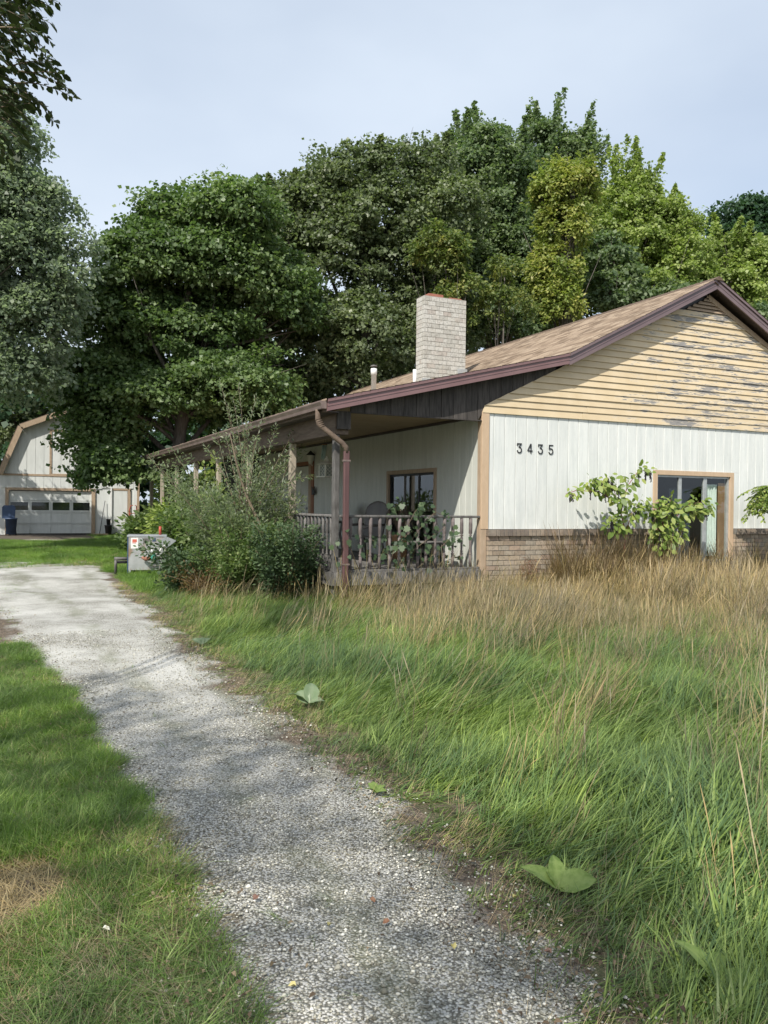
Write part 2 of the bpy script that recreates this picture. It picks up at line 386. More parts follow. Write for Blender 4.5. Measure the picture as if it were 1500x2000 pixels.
def trunk_limbs(parent, base, top, r0, targets, mat=M_BARK, n_limbs=10, name='trunk', seg=7):
    b = Vector(base); t = Vector(top); mb = MB()
    pts = []; rs = []
    for i in range(6):
        f = i / 5; p = b.lerp(t, f) + Vector((math.sin(f * 5 + r0 * 40), math.cos(f * 4 + r0 * 30), 0)) * r0 * 0.5 * f
        pts.append(p); rs.append(r0 * (1.25 - 0.25 * min(1, f * 5)) * (1 - 0.75 * f))
    mb.tube(pts, rs, seg); mb.build(name, mat, parent)
    lm = MB()
    targets = list(targets); random.shuffle(targets)
    for q in targets[:n_limbs]:
        q = Vector(q); f = min(0.95, max(0.2, 0.25 + 0.5 * random.random()))
        s = b.lerp(t, f); 
        if s.z > q.z - 0.5: s = b.lerp(t, max(0.15, (q.z - b.z) / max(t.z - b.z, .1) * 0.75))
        m = s.lerp(q, 0.5) + Vector((random.uniform(-.3, .3), random.uniform(-.3, .3), 0.12 * (q - s).length * random.random()))
        rr = r0 * 0.42 * (1 - 0.6 * f)
        lm.tube([s, s.lerp(m, 0.5) + Vector((0, 0, .1)), m, m.lerp(q, 0.5), q], [rr, rr * .85, rr * .65, rr * .4, rr * .15], 5)
        for _ in range(2):
            e = q + Vector((random.uniform(-1, 1), random.uniform(-1, 1), random.uniform(-.2, .8))) * 1.0
            lm.tube([m, m.lerp(e, 0.6) + Vector((0, 0, .1)), e], [rr * .45, rr * .25, rr * .06], 4)
    if lm.v: lm.build('limbs', mat, parent)

def px_lobes(depth, L, thick=0.9, sink=0.0):
    out = []
    for l in L:
        x, y, rx, rz = l[:4]; dd = depth + (l[4] if len(l) > 4 else 0)
        c = at(x, y + rz * .10, dd); a = .95 * rx * dd / F_PX; b = .90 * rz * dd / F_PX
        out.append((c[0], c[1], c[2], a, max(a, b) * thick, b))
    return out
def tree(name, label, cat, depth, L, mat, n, leaf, shape='leaf4', trunk_px=None, r0=0.25, clump=0.55, flat=0.45, top_px=None, group=None, thick=0.9, n_limbs=12, fold=0.12, shell=0.5, spike=0.0, droop=0.0, spires=0, spire_h=1.0, per=65, sprigs=.22):
    lobes = px_lobes(depth, L, thick)
    bx = at(trunk_px, 1040, depth); base = (bx[0], bx[1], 0.0)
    root = empty(name, base)
    tag(root, label, cat, group)
    P, D, N, tint, C = crown_points(lobes, n, clump, flat, shell=shell, spike=spike, droop=droop, spires=spires, spire_h=spire_h, per=per, sprigs=sprigs)
    keep = P[:, 2] > 0.15
    P, D, N, tint = P[keep], D[keep], N[keep], tint[keep]
    LL = leaf * (0.6 + 0.65 * RNG.random(len(P)))
    o = leaf_object('crown', P, D, N, LL, mat, shape, root, tint, fold)
    mw = Vector(base); 
    o.location = -mw
    tp = at(trunk_px if top_px is None else top_px[0], 400 if top_px is None else top_px[1], depth)
    before = set(root.children)
    trunk_limbs(root, base, tp, r0, [tuple(c) for c in C[RNG.integers(0, len(C), n_limbs * 2)]], n_limbs=n_limbs)
    for ch in root.children:
        if ch not in before: ch.location = -mw
    return root

# ================================================================== SETTING
def ground_z(X, Y):
    X = np.asarray(X, float); Y = np.asarray(Y, float)
    z = 0.03 * np.sin(X * 0.9 + 1) * np.cos(Y * 0.7) + 0.015 * np.sin(X * 2.3 + Y * 1.7)
    far = np.clip((np.hypot(X, Y) - 40) / 100, 0, 1)
    return z * (1 - far) - 0.02
def grid_sheet(name, xs, ys, mat, dz=0.0, attrs=None, kind='structure'):
    X, Y = np.meshgrid(xs, ys); nx, ny = len(xs), len(ys)
    V = np.stack([X.ravel(), Y.ravel(), ground_z(X, Y).ravel() + dz], 1)
    i = np.arange(nx * ny).reshape(ny, nx)
    q = np.stack([i[:-1, :-1], i[:-1, 1:], i[1:, 1:], i[1:, :-1]], -1).reshape(-1)
    at_ = {k: f(X, Y).ravel() for k, f in (attrs or {}).items()}
    o = link(name, np_mesh(name, V, 4, q, mat, at_, smooth=True)); o['kind'] = kind; return o
def prog(a, b, lo, hi, n1, step):
    mid = np.arange(lo, hi + 1e-6, step)
    l = lo - np.geomspace(step, lo - a, n1)[::-1]; r = hi + np.geomspace(step, b - hi, n1)
    return np.concatenate([l, mid, r])

# driveway: left and right edges as functions of Y
LY = [-14, -9.5, -8.7, -7.8, -6.6, -5.3, -4.0, -3.2, -1.6, 0.5, 3, 6, 8, 10.2, 11.5]
LX = [-6.7, -6.66, -6.62, -6.63, -6.70, -6.78, -6.86, -6.98, -7.05, -7.25, -7.8, -8.6, -9.2, -9.4, -9.2]
RY = [-14, -9.6, -9.0, -8.3, -7.4, -6.2, -4.8, -3.0, 0.5, 3.5, 6.2, 9.0, 10.4, 11.5]
RX = [-5.8, -5.63, -5.50, -5.44, -5.42, -5.43, -5.40, -5.46, -5.30, -5.32, -5.25, -5.04, -5.2, -6.0]
def drive_sd(X, Y):            # >0 inside the driveway (metres to its edge)
    l = np.interp(Y, LY, LX); r = np.interp(Y, RY, RX)
    wob = 0.07 * np.sin(Y * 3.1) + 0.05 * np.sin(Y * 7.3 + 1) + 0.03 * np.sin(Y * 17)
    s = np.minimum(X - l + wob, r - X + wob * 1.2)
    return np.minimum(s, (10.9 - Y) * 0.8)
def apron_sd(X, Y):            # bare dirt in front of the garage
    return np.minimum(np.minimum(Y - 23.5 + 0.3 * np.sin(X * 2), 33 - Y), np.minimum(X + 10.5, -1.5 - X))

def ground_mat():
    t = NT('ground_soil')
    v = t.pos(); n1 = t.noise(v, 1.3, 5); n2 = t.noise(v, 22, 5, 0.65); n3 = t.noise(t.pos((1, 3, 1)), 60, 3)
    soil = t.ramp(n2, [(0.3, (0.055, 0.04, 0.028)), (0.55, (0.12, 0.09, 0.06)), (0.75, (0.20, 0.155, 0.10))])
    turf = t.ramp(n2, [(0.3, (0.03, 0.045, 0.012)), (0.6, (0.07, 0.10, 0.03)), (0.8, (0.14, 0.15, 0.06))])
    straw = t.ramp(n3, [(0.35, (0.10, 0.075, 0.045)), (0.7, (0.32, 0.25, 0.155))])
    c = t.mix(t.rng(n1, 0.35, 0.6), turf, soil)
    c = t.mix(t.rng(n3, 0.5, 0.62, 0, 0.65), c, straw)
    ap = t.math('ADD', t.attr('apron'), t.math('MULTIPLY', t.math('SUBTRACT', n1, 0.5), 2.0))
    c = t.mix(t.rng(ap, -0.2, 0.6, 0, .85), c, t.ramp(n2, [(0.3, (0.05, 0.038, 0.03)), (0.7, (0.14, 0.105, 0.08))]))
    c = t.mix(t.math('MULTIPLY', t.rng(t.attr('pale'), 0.0, 0.6), t.rng(n2, 0.3, 0.6)), c, (0.50, 0.46, 0.39))
    t.col(c); t.rough(0.95); t.bump(t.math('ADD', n2, n3), 0.7, 0.02); return t.m
xs = prog(-260, 260, -16, 16, 14, 0.25); ys = prog(-200, 300, -14, 24, 14, 0.25)
def pale_sd(X, Y): return np.minimum(np.minimum(Y - 22.2, 24.6 - Y), np.minimum(X + 6.6, -4.0 - X)) + 0.15 * np.sin(X * 4)
grid_sheet('ground', xs, ys, ground_mat(), 0, {'apron': apron_sd, 'pale': pale_sd})

def drive_mat():
    t = NT('worn_gravel_drive')
    v = t.pos(); sd = t.attr('edge')
    vo = t.n('TexVoronoi'); vo.inputs['Scale'].default_value = 85; t.l(v, vo.inputs['Vector'])
    vo2 = t.n('TexVoronoi'); vo2.inputs['Scale'].default_value = 140; t.l(v, vo2.inputs['Vector'])
    sep = t.n('SeparateColor'); t.l(vo.outputs['Color'], sep.inputs[0])
    stone = t.ramp(sep.outputs[0], [(0, (0.22, 0.21, 0.175)), (0.3, (0.31, 0.30, 0.25)), (0.65, (0.43, 0.42, 0.36)), (1, (0.62, 0.60, 0.54))])
    gap = t.rng(vo.outputs['Distance'], 0.35, 0.62)
    c = t.mix(gap, stone, (0.105, 0.098, 0.078))
    sep2 = t.n('SeparateColor'); t.l(vo2.outputs['Color'], sep2.inputs[0])
    c = t.mix(t.rng(sep2.outputs[1], 0.72, 0.8), c, (0.46, 0.45, 0.42))
    big = t.noise(v, 0.9, 5, 0.6); mid = t.noise(v, 3.5, 5, 0.6)
    # packed fines: pale dusty stretches, sunlight painted in farther off, and dark mossy ones
    g = t.n('NewGeometry'); sx = t.n('SeparateXYZ'); t.l(g.outputs['Position'], sx.inputs[0])
    farther = t.rng(sx.outputs[1], -7.5, -3.5, 0.05, 0.8)
    c = t.mix(t.math('MULTIPLY', t.rng(big, 0.36, 0.62), farther), c, (0.58, 0.57, 0.53))
    c = t.mix(t.rng(mid, 0.54, 0.72, 0, 0.6), c, t.mix(0.5, c, (0.075, 0.075, 0.04)))
    mo = t.math('MULTIPLY', t.rng(t.noise(t.pos((1.6, .7, 1)), 1.6, 5, .6), .44, .58), t.rng(t.attr('track'), .45, .9))
    c = t.mix(t.math('MULTIPLY', mo, .75), c, t.mix(.6, c, (0.11, 0.12, 0.05)))
    # leaf litter and soil towards the edges
    e = t.math('ADD', sd, t.math('MULTIPLY', t.math('SUBTRACT', mid, 0.5), 0.65))
    lit = t.ramp(t.noise(v, 55, 4, 0.6), [(0.35, (0.055, 0.043, 0.03)), (0.55, (0.14, 0.105, 0.075)), (0.72, (0.30, 0.24, 0.175))])
    c = t.mix(t.rng(e, 0.09, -0.06), c, lit)
    t.col(c); t.rough(0.92)
    t.bump(t.math('ADD', t.math('MULTIPLY', vo.outputs['Distance'], -1.0), t.math('MULTIPLY', mid, 0.6)), 0.8, 0.012); return t.m
def drive_sheet():
    ys_ = np.concatenate([np.arange(-14, 3, 0.06), np.arange(3, 11.2, 0.15)]); us = np.linspace(-0.12, 1.12, 34)
    Y = np.repeat(ys_[:, None], len(us), 1); l = np.interp(Y, LY, LX); r = np.interp(Y, RY, RX)
    X = l + (r - l) * us[None, :]
    sdv = drive_sd(X, Y)
    V = np.stack([X.ravel(), Y.ravel(), (ground_z(X, Y) + 0.006 + 0.012 * np.clip(sdv, 0, .3) / .3).ravel()], 1)
    i = np.arange(X.size).reshape(X.shape); q = np.stack([i[:-1, :-1], i[:-1, 1:], i[1:, 1:], i[1:, :-1]], -1).reshape(-1)
    o = link('driveway', np_mesh('driveway', V, 4, q, drive_mat(), {'edge': sdv.ravel(), 'track': (np.exp(-((us[None, :] - .5) / .12) ** 2) + np.exp(-((us[None, :] - .9) / .08) ** 2) + 0 * X).ravel()}, smooth=True)); o['kind'] = 'structure'
drive_sheet()

# loose limestone chips: real little stones on the near driveway
def gravel():
    n = 46000
    Y = -10.4 + 9.0 * RNG.random(n) ** 1.5; l = np.interp(Y, LY, LX); r = np.interp(Y, RY, RX)
    X = l - 0.15 + (r - l + 0.35) * RNG.random(n)
    sdv = drive_sd(X, Y)
    patch = np.sin(X * 3.3 + 1) * np.cos(Y * 2.1) + 0.6 * np.sin(X * 7 + Y * 5)
    k = (RNG.random(n) < np.clip(0.62 + 0.28 * patch, 0.18, 1)) & ((sdv > 0.05) | (RNG.random(n) < 0.25))
    X, Y, sdv = X[k], Y[k], sdv[k]; n = len(X)
    s = 0.0036 + 0.0052 * RNG.random(n) ** 2.4
    s[RNG.random(n) < 0.007] *= 1.8
    octa = np.array([(1, 0, 0), (0, 1, 0), (-1, 0, 0), (0, -1, 0), (0, 0, 1), (0, 0, -1)], float)
    V = octa[None] * (0.75 + 0.6 * RNG.random((n, 6, 1)))
    V[:, :, 2] *= 0.62
    a = RNG.random(n) * 6.28; ca, sa = np.cos(a)[:, None], np.sin(a)[:, None]
    el = 0.8 + 0.6 * RNG.random((n, 1))
    x = V[:, :, 0] * el; y = V[:, :, 1]
    V2 = np.stack([x * ca - y * sa, x * sa + y * ca, V[:, :, 2]], -1) * s[:, None, None]
    V2 += np.stack([X, Y, ground_z(X, Y) + 0.018 + s * 0.25], -1)[:, None, :]
    F = np.array([(0, 1, 4), (1, 2, 4), (2, 3, 4), (3, 0, 4), (1, 0, 5), (2, 1, 5), (3, 2, 5), (0, 3, 5)])
    idx = (np.arange(n)[:, None, None] * 6 + F[None]).reshape(-1)
    t = NT('limestone_chip'); t.col(t.mix(1.0, t.ramp(t.attr('tint'), [(0, (0.15, 0.142, 0.115)), (0.4, (0.29, 0.28, 0.23)), (0.75, (0.50, 0.485, 0.415)), (1, (0.80, 0.78, 0.70))]),
        t.ramp(t.noise(t.pos(), 2.5, 4), [(0.35, (0.72, 0.70, 0.64)), (0.6, (1, 1, 1))]), 'MULTIPLY')); t.rough(0.9)
    o = link('gravel', np_mesh('gravel', V2.reshape(-1, 3), 3, idx, t.m, {'tint': np.repeat(RNG.random(n), 6)}))
    tag(o, 'pale limestone chips scattered over the near driveway', 'gravel', kind='stuff')
gravel()

# ================================================================== HOUSE
house = empty('house'); tag(house, 'single storey house with white boards, peeling yellow gable and long covered porch', 'house')
ZB, ZT = 1.16, 3.10                    # foot and head of the white boards
RX0, RZ0 = 5.034, 5.925                # ridge
KX, KZ = 1.583, 4.188                  # where the porch roof meets the main roof
EX, EZ = -2.86, 3.115                  # porch eave
OV = 0.24; YEND = 17.7; XR = 10.06; DECK = 0.5
sl1 = (KZ - EZ) / (KX - EX); sl2 = (RZ0 - KZ) / (RX0 - KX)
def roof_z(x):
    if x < KX: return KZ + (x - KX) * sl1
    if x < RX0: return KZ + (x - KX) * sl2
    return RZ0 - (x - RX0) * sl2
DX0, DX1, DZ1 = 3.83, 5.70, 2.165      # sliding door opening in the gable wall
WY0, WY1, WZ1, WZ0 = 1.66, 3.60, 2.165, 0.55   # glazed door in the side wall under the porch

# --- shell behind the boards
fw = empty('gable_wall', parent=house)
mb = MB()
for x0, x1, z0, z1 in ((0.03, DX0, -0.3, ZT), (DX1, XR, -0.3, ZT), (DX0, DX1, DZ1, ZT), (DX0, DX1, -0.3, 0.52)):
    mb.box(x0, x1, 0.03, 0.15, z0, z1)
mb.build('wall_backing', simple('dark_backing', (0.06, 0.06, 0.055), (0.09, 0.09, 0.08)), fw)
# --- white grooved boards on the gable wall, one by one
GR = 0.2209; g0 = -0.0015
board_cache = {}
def board(parent, axis, a, b, z0, z1, mat, name='siding_board', th=0.028):
    key = (axis, round(b - a, 3), round(z1 - z0, 3), mat.name)
    if key not in board_cache:
        m = MB(); W = b - a; H = z1 - z0
        if axis == 'x': m.prism([(0, 0, 0), (0, -th + .006, 0), (.006, -th, 0), (W - .006, -th, 0), (W, -th + .006, 0), (W, 0, 0)], (0, 0, H))
        else: m.prism([(0, 0, 0), (0, W, 0), (-th + .006, W, 0), (-th, W - .006, 0), (-th, .006, 0), (-th + .006, 0, 0)], (0, 0, H))
        board_cache[key] = m.mesh(name, mat)
    loc = (a, 0.028, z0) if axis == 'x' else (0.028, a, z0)
    return link(name, board_cache[key], parent, loc)
GAP = 0.006
edges = [0.122] + [g0 + GR * k for k in range(1, 46) if g0 + GR * k < XR - 0.12] + [XR - 0.1]
for a, b in zip(edges[:-1], edges[1:]):
    if b <= DX0 - 0.1 + 0.001 or a >= DX1 + 0.1 - 0.001: board(fw, 'x', a + GAP / 2, b - GAP / 2, ZB, ZT, M_WHITE)
    elif a < DX0 - 0.1: 
        board(fw, 'x', a + GAP / 2, DX0 - 0.103, ZB, 2.255, M_WHITE); board(fw, 'x', a + GAP / 2, b - GAP / 2, 2.257, ZT, M_WHITE)
    elif b > DX1 + 0.1:
        board(fw, 'x', DX1 + 0.103, b - GAP / 2, ZB, 2.255, M_WHITE); board(fw, 'x', a + GAP / 2, b - GAP / 2, 2.257, ZT, M_WHITE)
    else: board(fw, 'x', a + GAP / 2, b - GAP / 2, 2.257, ZT, M_WHITE)
# --- corner trim
box('corner_trim', -0.024, 0.118, -0.022, 0.02, ZB, 3.115, M_TAN, fw, 0.004)
box('corner_trim', -0.026, 0.016, 0.022, 0.115, DECK - 0.3, 3.02, M_TAN2, fw, 0.004)
box('corner_trim', -0.024, 0.085, -0.015, 0.02, -0.1, ZB - 0.002, M_TAN2, fw, 0.004)
# --- clapboards of the gable: rows clipped by the roof slope
gb = empty('gable_siding', parent=house)
slope_in = (5.66 - 3.21) / RX0
def xl(z): return max(-0.02, (z - 3.21) / slope_in)       # left limit at height z
expo = 0.115; z = 3.10; row = 0; rr = random.Random(3)
VENT_Z, VENT_HW = 5.315, 0.58
while z < VENT_Z - 0.02:
    h = 0.125 if row == 0 else expo
    z1 = min(z + h, VENT_Z)
    L0, L1 = xl(z), 2 * RX0 - xl(z); T0, T1 = xl(z1), 2 * RX0 - xl(z1)
    cuts = [L0]; x = L0 + rr.uniform(1.6, 3.6)
    while x < L1 - 0.8: cuts.append(x); x += rr.uniform(2.2, 3.7)
    cuts.append(L1)
    for a, b in zip(cuts[:-1], cuts[1:]):
        ta = T0 if a == L0 else a; tb = T1 if b == L1 else b
        if a != L0: a += .0025; ta = max(ta + .0025, T0)
        if b != L1: b -= .0025; tb = min(tb - .0025, T1)
        dy = rr.uniform(-.003, .003); lo = -0.030 + dy; hi = -0.008 + dy
        m = MB(); v = [(a, lo, z), (b, lo, z), (tb, hi, z1 + .004), (ta, hi, z1 + .004), (a, 0.015, z), (b, 0.015, z), (tb, 0.015, z1 + .004), (ta, 0.015, z1 + .004)]
        m.add(v, [(0, 1, 2, 3), (5, 4, 7, 6), (1, 0, 4, 5), (3, 2, 6, 7), (0, 3, 7, 4), (2, 1, 5, 6)])
        m.build('clapboard', M_CLAP, gb)
    z = z1 + 0.0005; row += 1
mb = MB(); mb.prism([(0, 0.02, 3.1), (2 * RX0, 0.02, 3.1), (RX0, 0.02, 5.68)], (0, 0.1, 0)); mb.build('gable_backing', M_BLACK, gb)
vent = empty('gable_vent', parent=house)
for k in range(5):
    zz = VENT_Z + 0.012 + k * 0.068; hw = max(0.06, (5.66 - zz - 0.05) / slope_in - 0.03)
    m = MB(); m.add([(RX0 - hw, -0.034, zz - .008), (RX0 + hw, -0.034, zz - .008), (RX0 + hw - .09, 0.012, zz + .05), (RX0 - hw + .09, 0.012, zz + .05),
                     (RX0 - hw, -0.034, zz + .008), (RX0 + hw, -0.034, zz + .008), (RX0 + hw - .09, 0.012, zz + .066), (RX0 - hw + .09, 0.012, zz + .066)],
                    [(0, 3, 2, 1), (4, 5, 6, 7), (0, 1, 5, 4), (1, 2, 6, 5), (2, 3, 7, 6), (3, 0, 4, 7)]); m.build('louvre_slat', M_TAN2, vent)
for s in (1,):
    m = MB(); z0, z1 = 4.3, 5.66
    x0 = RX0 + s * (5.66 - z0) / slope_in; x1 = RX0
    n_ = Vector((s * slope_in, 0, 1)).normalized() * -0.085
    m.prism([(x0, -0.036, z0), (x1, -0.036, z1), (x1 , -0.036, z1 - 0.1), (x0 - s * 0.0 + n_.x * 0, -0.036, z0 - 0.1)], (0, 0.04, 0))
    m.build('frieze_board', M_TAN2, vent)

# --- dark vertical boards closing the porch roof end
po = empty('porch_end_wall', parent=house)
bx = -2.385; rr = random.Random(5)
while bx < 1.45:
    b2 = min(bx + 0.228, 1.5); 
    def zb(x): return 2.975 if x < -0.02 else 3.21 + x * slope_in + 0.0
    def ztop(x): return roof_z(x) - 0.16
    A, B = bx + .004, b2 - .004; dy = rr.uniform(-.004, .004)
    if ztop(A) - zb(A) > 0.03:
        m = MB(); bb = max(zb(A), zb(B)) if A > -.02 else zb(A)
        tB = max(ztop(B), zb(B) + .01)
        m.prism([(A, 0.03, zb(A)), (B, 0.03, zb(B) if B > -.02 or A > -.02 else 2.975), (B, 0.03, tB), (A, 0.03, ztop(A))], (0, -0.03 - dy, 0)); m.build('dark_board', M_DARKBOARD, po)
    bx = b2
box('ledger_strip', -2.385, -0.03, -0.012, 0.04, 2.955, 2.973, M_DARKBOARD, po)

# --- roof
rf = empty('roof', parent=house)
def slab(x0, x1, name, y0, y1, th, mat, top_off=0.0):
    m = MB(); z0, z1 = roof_z(x0 + 1e-6) + top_off, roof_z(x1 - 1e-6) + top_off
    m.prism([(x0, y0, z0), (x1, y0, z1), (x1, y0, z1 - th), (x0, y0, z0 - th)], (0, y1 - y0, 0)); return m.build(name, mat, rf)
slab(EX + .02, KX, 'porch_roof_deck', -OV + .03, YEND, 0.10, M_SOFFIT, -0.035)
slab(KX, RX0, 'main_roof_deck', -OV + .03, YEND, 0.12, M_SOFFIT, -0.035)
slab(RX0, 2 * RX0 + .45, 'main_roof_deck', -OV + .03, YEND, 0.12, M_SOFFIT, -0.035)
def shingles():
    V = []; tint = []; idx = []
    def course(x0, x1, y0, y1, lift):   # one tab; x grows up the slope
        za, zb_ = roof_z(min(x0, x1) if x0 < RX0 - .01 and x1 <= RX0 else x0), 0
        n = len(V)
        s = sl1 if x1 <= KX + .001 else (sl2 if x1 <= RX0 + .001 else -sl2)
        zA = roof_z(x0); zB = zA + s * (x1 - x0)
        for (x, y, z_) in ((x0, y0, zA + lift), (x0, y1, zA + lift), (x1, y1, zB + .003), (x1, y0, zB + .003), (x0, y0, zA - .02), (x0, y1, zA - .02)):
            V.append((x, y, z_))
        idx.extend([n, n + 3, n + 2, n + 1, n + 4, n, n + 1, n + 5])
        tv = RNG.random(); tint.extend([tv] * 6)
    for (a, b, sgn) in ((EX - .02, KX, 1), (KX, RX0, 1)):
        L = math.hypot(1, sl1 if a < 0 else sl2); n = int((b - a) * L / 0.14); 
        for i in range(n):
            x0 = a + (b - a) * i / n; x1 = a + (b - a) * (i + 1) / n
            y = -OV - .03 + RNG.random() * -0.0; 
            while y < YEND:
                wd = 0.12 + 0.22 * RNG.random(); y2 = min(y + wd, YEND + .02)
                course(x0 - RNG.random() * .012, x1 + .01, y + .003, y2 - .001, .007 + .006 * RNG.random()); y = y2
    n = 26
    for i in range(n):
        xa = 2 * RX0 + .47 - (RX0 + .47) * i / n; xb = 2 * RX0 + .47 - (RX0 + .47) * (i + 1) / n
        nn = len(V); za, zb_ = roof_z(xa), roof_z(xb)
        for p in ((xa, -OV - .03, za + .01), (xa, YEND, za + .01), (xb, YEND, zb_ + .003), (xb, -OV - .03, zb_ + .003), (xa, -OV - .03, za - .02), (xa, YEND, za - .02)): V.append(p)
        idx.extend([nn, nn + 1, nn + 2, nn + 3, nn + 4, nn + 5, nn + 1, nn]); tint.extend([RNG.random()] * 6)
    o = link('shingles', np_mesh('shingles', np.array(V), 4, np.array(idx), M_SHINGLE, {'tint': np.array(tint)}), rf); o['kind'] = 'stuff'
shingles()
m = MB()                     # ridge caps
yy = -OV - .04
while yy < YEND:
    y2 = yy + 0.17
    m.add([(RX0 - .13, yy, RZ0 - .05), (RX0, yy, RZ0 + .028), (RX0 + .13, yy, RZ0 - .05), (RX0 - .13, y2 + .02, RZ0 - .058), (RX0, y2 + .02, RZ0 + .018), (RX0 + .13, y2 + .02, RZ0 - .058)],
          [(0, 1, 4, 3), (1, 2, 5, 4), (0, 3, 5, 2), (0, 2, 1), (3, 4, 5)])
    yy = y2
m.build('ridge_cap', simple('dark_ridge_shingle', (0.10, 0.07, 0.05), (0.17, 0.12, 0.085), 20, 0.9), rf)
# fascia boards up the rakes (lower porch one redder than the upper ones)
def barge(x0, x1, top, dep, y, mat, name, th=0.03, ins=0.0):
    mm = MB(); z0, z1 = roof_z(x0 + 1e-6) if x0 < RX0 else roof_z(x0), roof_z(x1 - 1e-6) if x1 <= RX0 else roof_z(x1)
    if x0 >= RX0: z0 = RZ0 - (x0 - RX0) * sl2
    mm.prism([(x0, y, z0 + top - dep), (x1, y, z1 + top - dep), (x1, y, z1 + top), (x0, y, z0 + top)], (0, th, 0)); return mm.build(name, mat, rf)
barge(EX, KX - .004, -.045, .135, -OV, M_BARGE, 'fascia_board'); barge(EX, KX - .004, .0, .0445, -OV - .02, M_BARGE, 'drip_edge', .05)
barge(KX, RX0 - .002, -.05, .155, -OV + .002, M_BARGE2, 'fascia_board'); barge(KX, RX0, .0, .049, -OV - .022, M_BARGE2, 'drip_edge', .052)
XE = 2 * RX0 + .47
barge(RX0 + .002, XE, -.05, .155, -OV + .002, M_BARGE2, 'fascia_board'); barge(RX0 + .001, XE, .0, .049, -OV - .022, M_BARGE2, 'drip_edge', .052)
barge(EX, KX - .004, -.10, .012, -OV - .006, M_BARGE, 'fascia_bead', .02); barge(KX, RX0 - .002, -.115, .012, -OV - .004, M_BARGE2, 'fascia_bead', .02)
barge(RX0 + .002, XE, -.115, .012, -OV - .004, M_BARGE2, 'fascia_bead', .02)
for s in (0, 1):                                   # soffit planks under the front overhang
    k = 0; x = KX + .05
    while x < (RX0 if s == 0 else XE) - .15:
        x2 = x + 0.165
        za, zb2 = (roof_z(x), roof_z(x2)); 
        if (s == 0 and x2 < RX0 - .05) or (s == 1 and x > RX0 + .02):
            MB().prism([(x + .003, -OV + .034, za - .163), (x2 - .003, -OV + .034, zb2 - .163), (x2 - .003, -OV + .034, zb2 - .153), (x + .003, -OV + .034, za - .153)], (0, OV - .045, 0)).build('soffit_plank', M_SOFFIT, rf)
        x = x2
# gutter along the porch eave, K-shaped
m = MB(); gx = EX - 0.005; gz = 3.085
pro = [(gx, gz), (gx - .105, gz), (gx - .11, gz - .02), (gx - .085, gz - .07), (gx - .075, gz - .115), (gx, gz - .115)]
m.prism([(x, -OV + .02, z_) for x, z_ in pro], (0, YEND + .9, 0)); gut = m.build('gutter', M_GUTTER, house)
box('eave_fascia', EX + .0, EX + .03, -OV + .035, YEND, 2.93, 3.07, M_BEAM, house)
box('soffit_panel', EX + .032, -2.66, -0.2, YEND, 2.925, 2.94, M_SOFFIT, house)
# downspout: elbow from the gutter back to the corner post
m = MB(); dp = [(gx - .05, 0.02, 2.98), (gx - .05, 0.02, 2.84), (gx - .04, 0.01, 2.76), (gx + .02, -.02, 2.70), (-2.56, -.09, 2.48), (-2.50, -.10, 2.42), (-2.49, -.10, 2.33)]
m.tube(dp, 0.042, 8); m.build('downspout_elbow', M_BEAM, house)  # elbow and ribs darker than the gutter, shade painted into their colour
for k in range(5):
    m = MB(); q = Vector(dp[1]).lerp(Vector(dp[3]), k / 5); m.tube([q, q + Vector((.005, -.003, -.018))], 0.048, 8); m.build('elbow_rib', M_BEAM, house)
box('downspout', -2.535, -2.445, -0.135, -0.07, 0.12, 2.36, M_DOWN, house, 0.012)
for zz in (2.2, 0.62): box('downspout_strap', -2.545, -2.435, -0.139, -0.066, zz, zz + .025, M_GUTTER, house)

# --- beam and posts
box('porch_beam', -2.62, -2.40, 0.045, YEND - .1, 2.62, 2.955, M_BEAM, house, .006)
box('beam_end', -2.60, -2.387, -0.012, 0.043, 2.70, 2.975, M_DARKBOARD, house)
for py in (0.06, 2.28, 5.08, 7.72, 10.25, 12.85, 15.3, 17.4):
    s = 0.105
    if py < 1: box('porch_post', -2.62, -2.535, py, py + .11, -0.1, 2.618, M_GREYWOOD, house, .006)
    else: box('porch_post', -2.60, -2.60 + s, py - s / 2 - .02, py + s / 2, -0.1, 2.618, M_POST, house, .006)
# --- deck planks
dk = empty('porch_deck', parent=house)
for k in range(17):
    x0 = -2.62 + k * 0.152; box('deck_plank', x0, x0 + .146, 0.0, YEND - .1, DECK - .035, DECK, M_GREYWOOD, dk)
box('rim_board', -2.64, -0.03, -0.045, -0.005, DECK - .2, DECK - .005, M_GREYWOOD, dk)
box('rim_board', -2.668, -2.63, 0.0, YEND - .1, DECK - .2, DECK - .005, M_GREYWOOD, dk)
box('deck_skirt', -2.60, -0.05, 0.03, 0.05, -.1, DECK - .2, M_SOFFIT, dk)
# --- ceiling
box('porch_ceiling', -2.38, -0.02, 0.035, YEND - .1, 3.065, 3.08, M_CEIL, house)
box('ceiling_trim', -0.055, -0.012, 0.05, YEND - .1, 3.02, 3.063, M_SOFFIT, house)
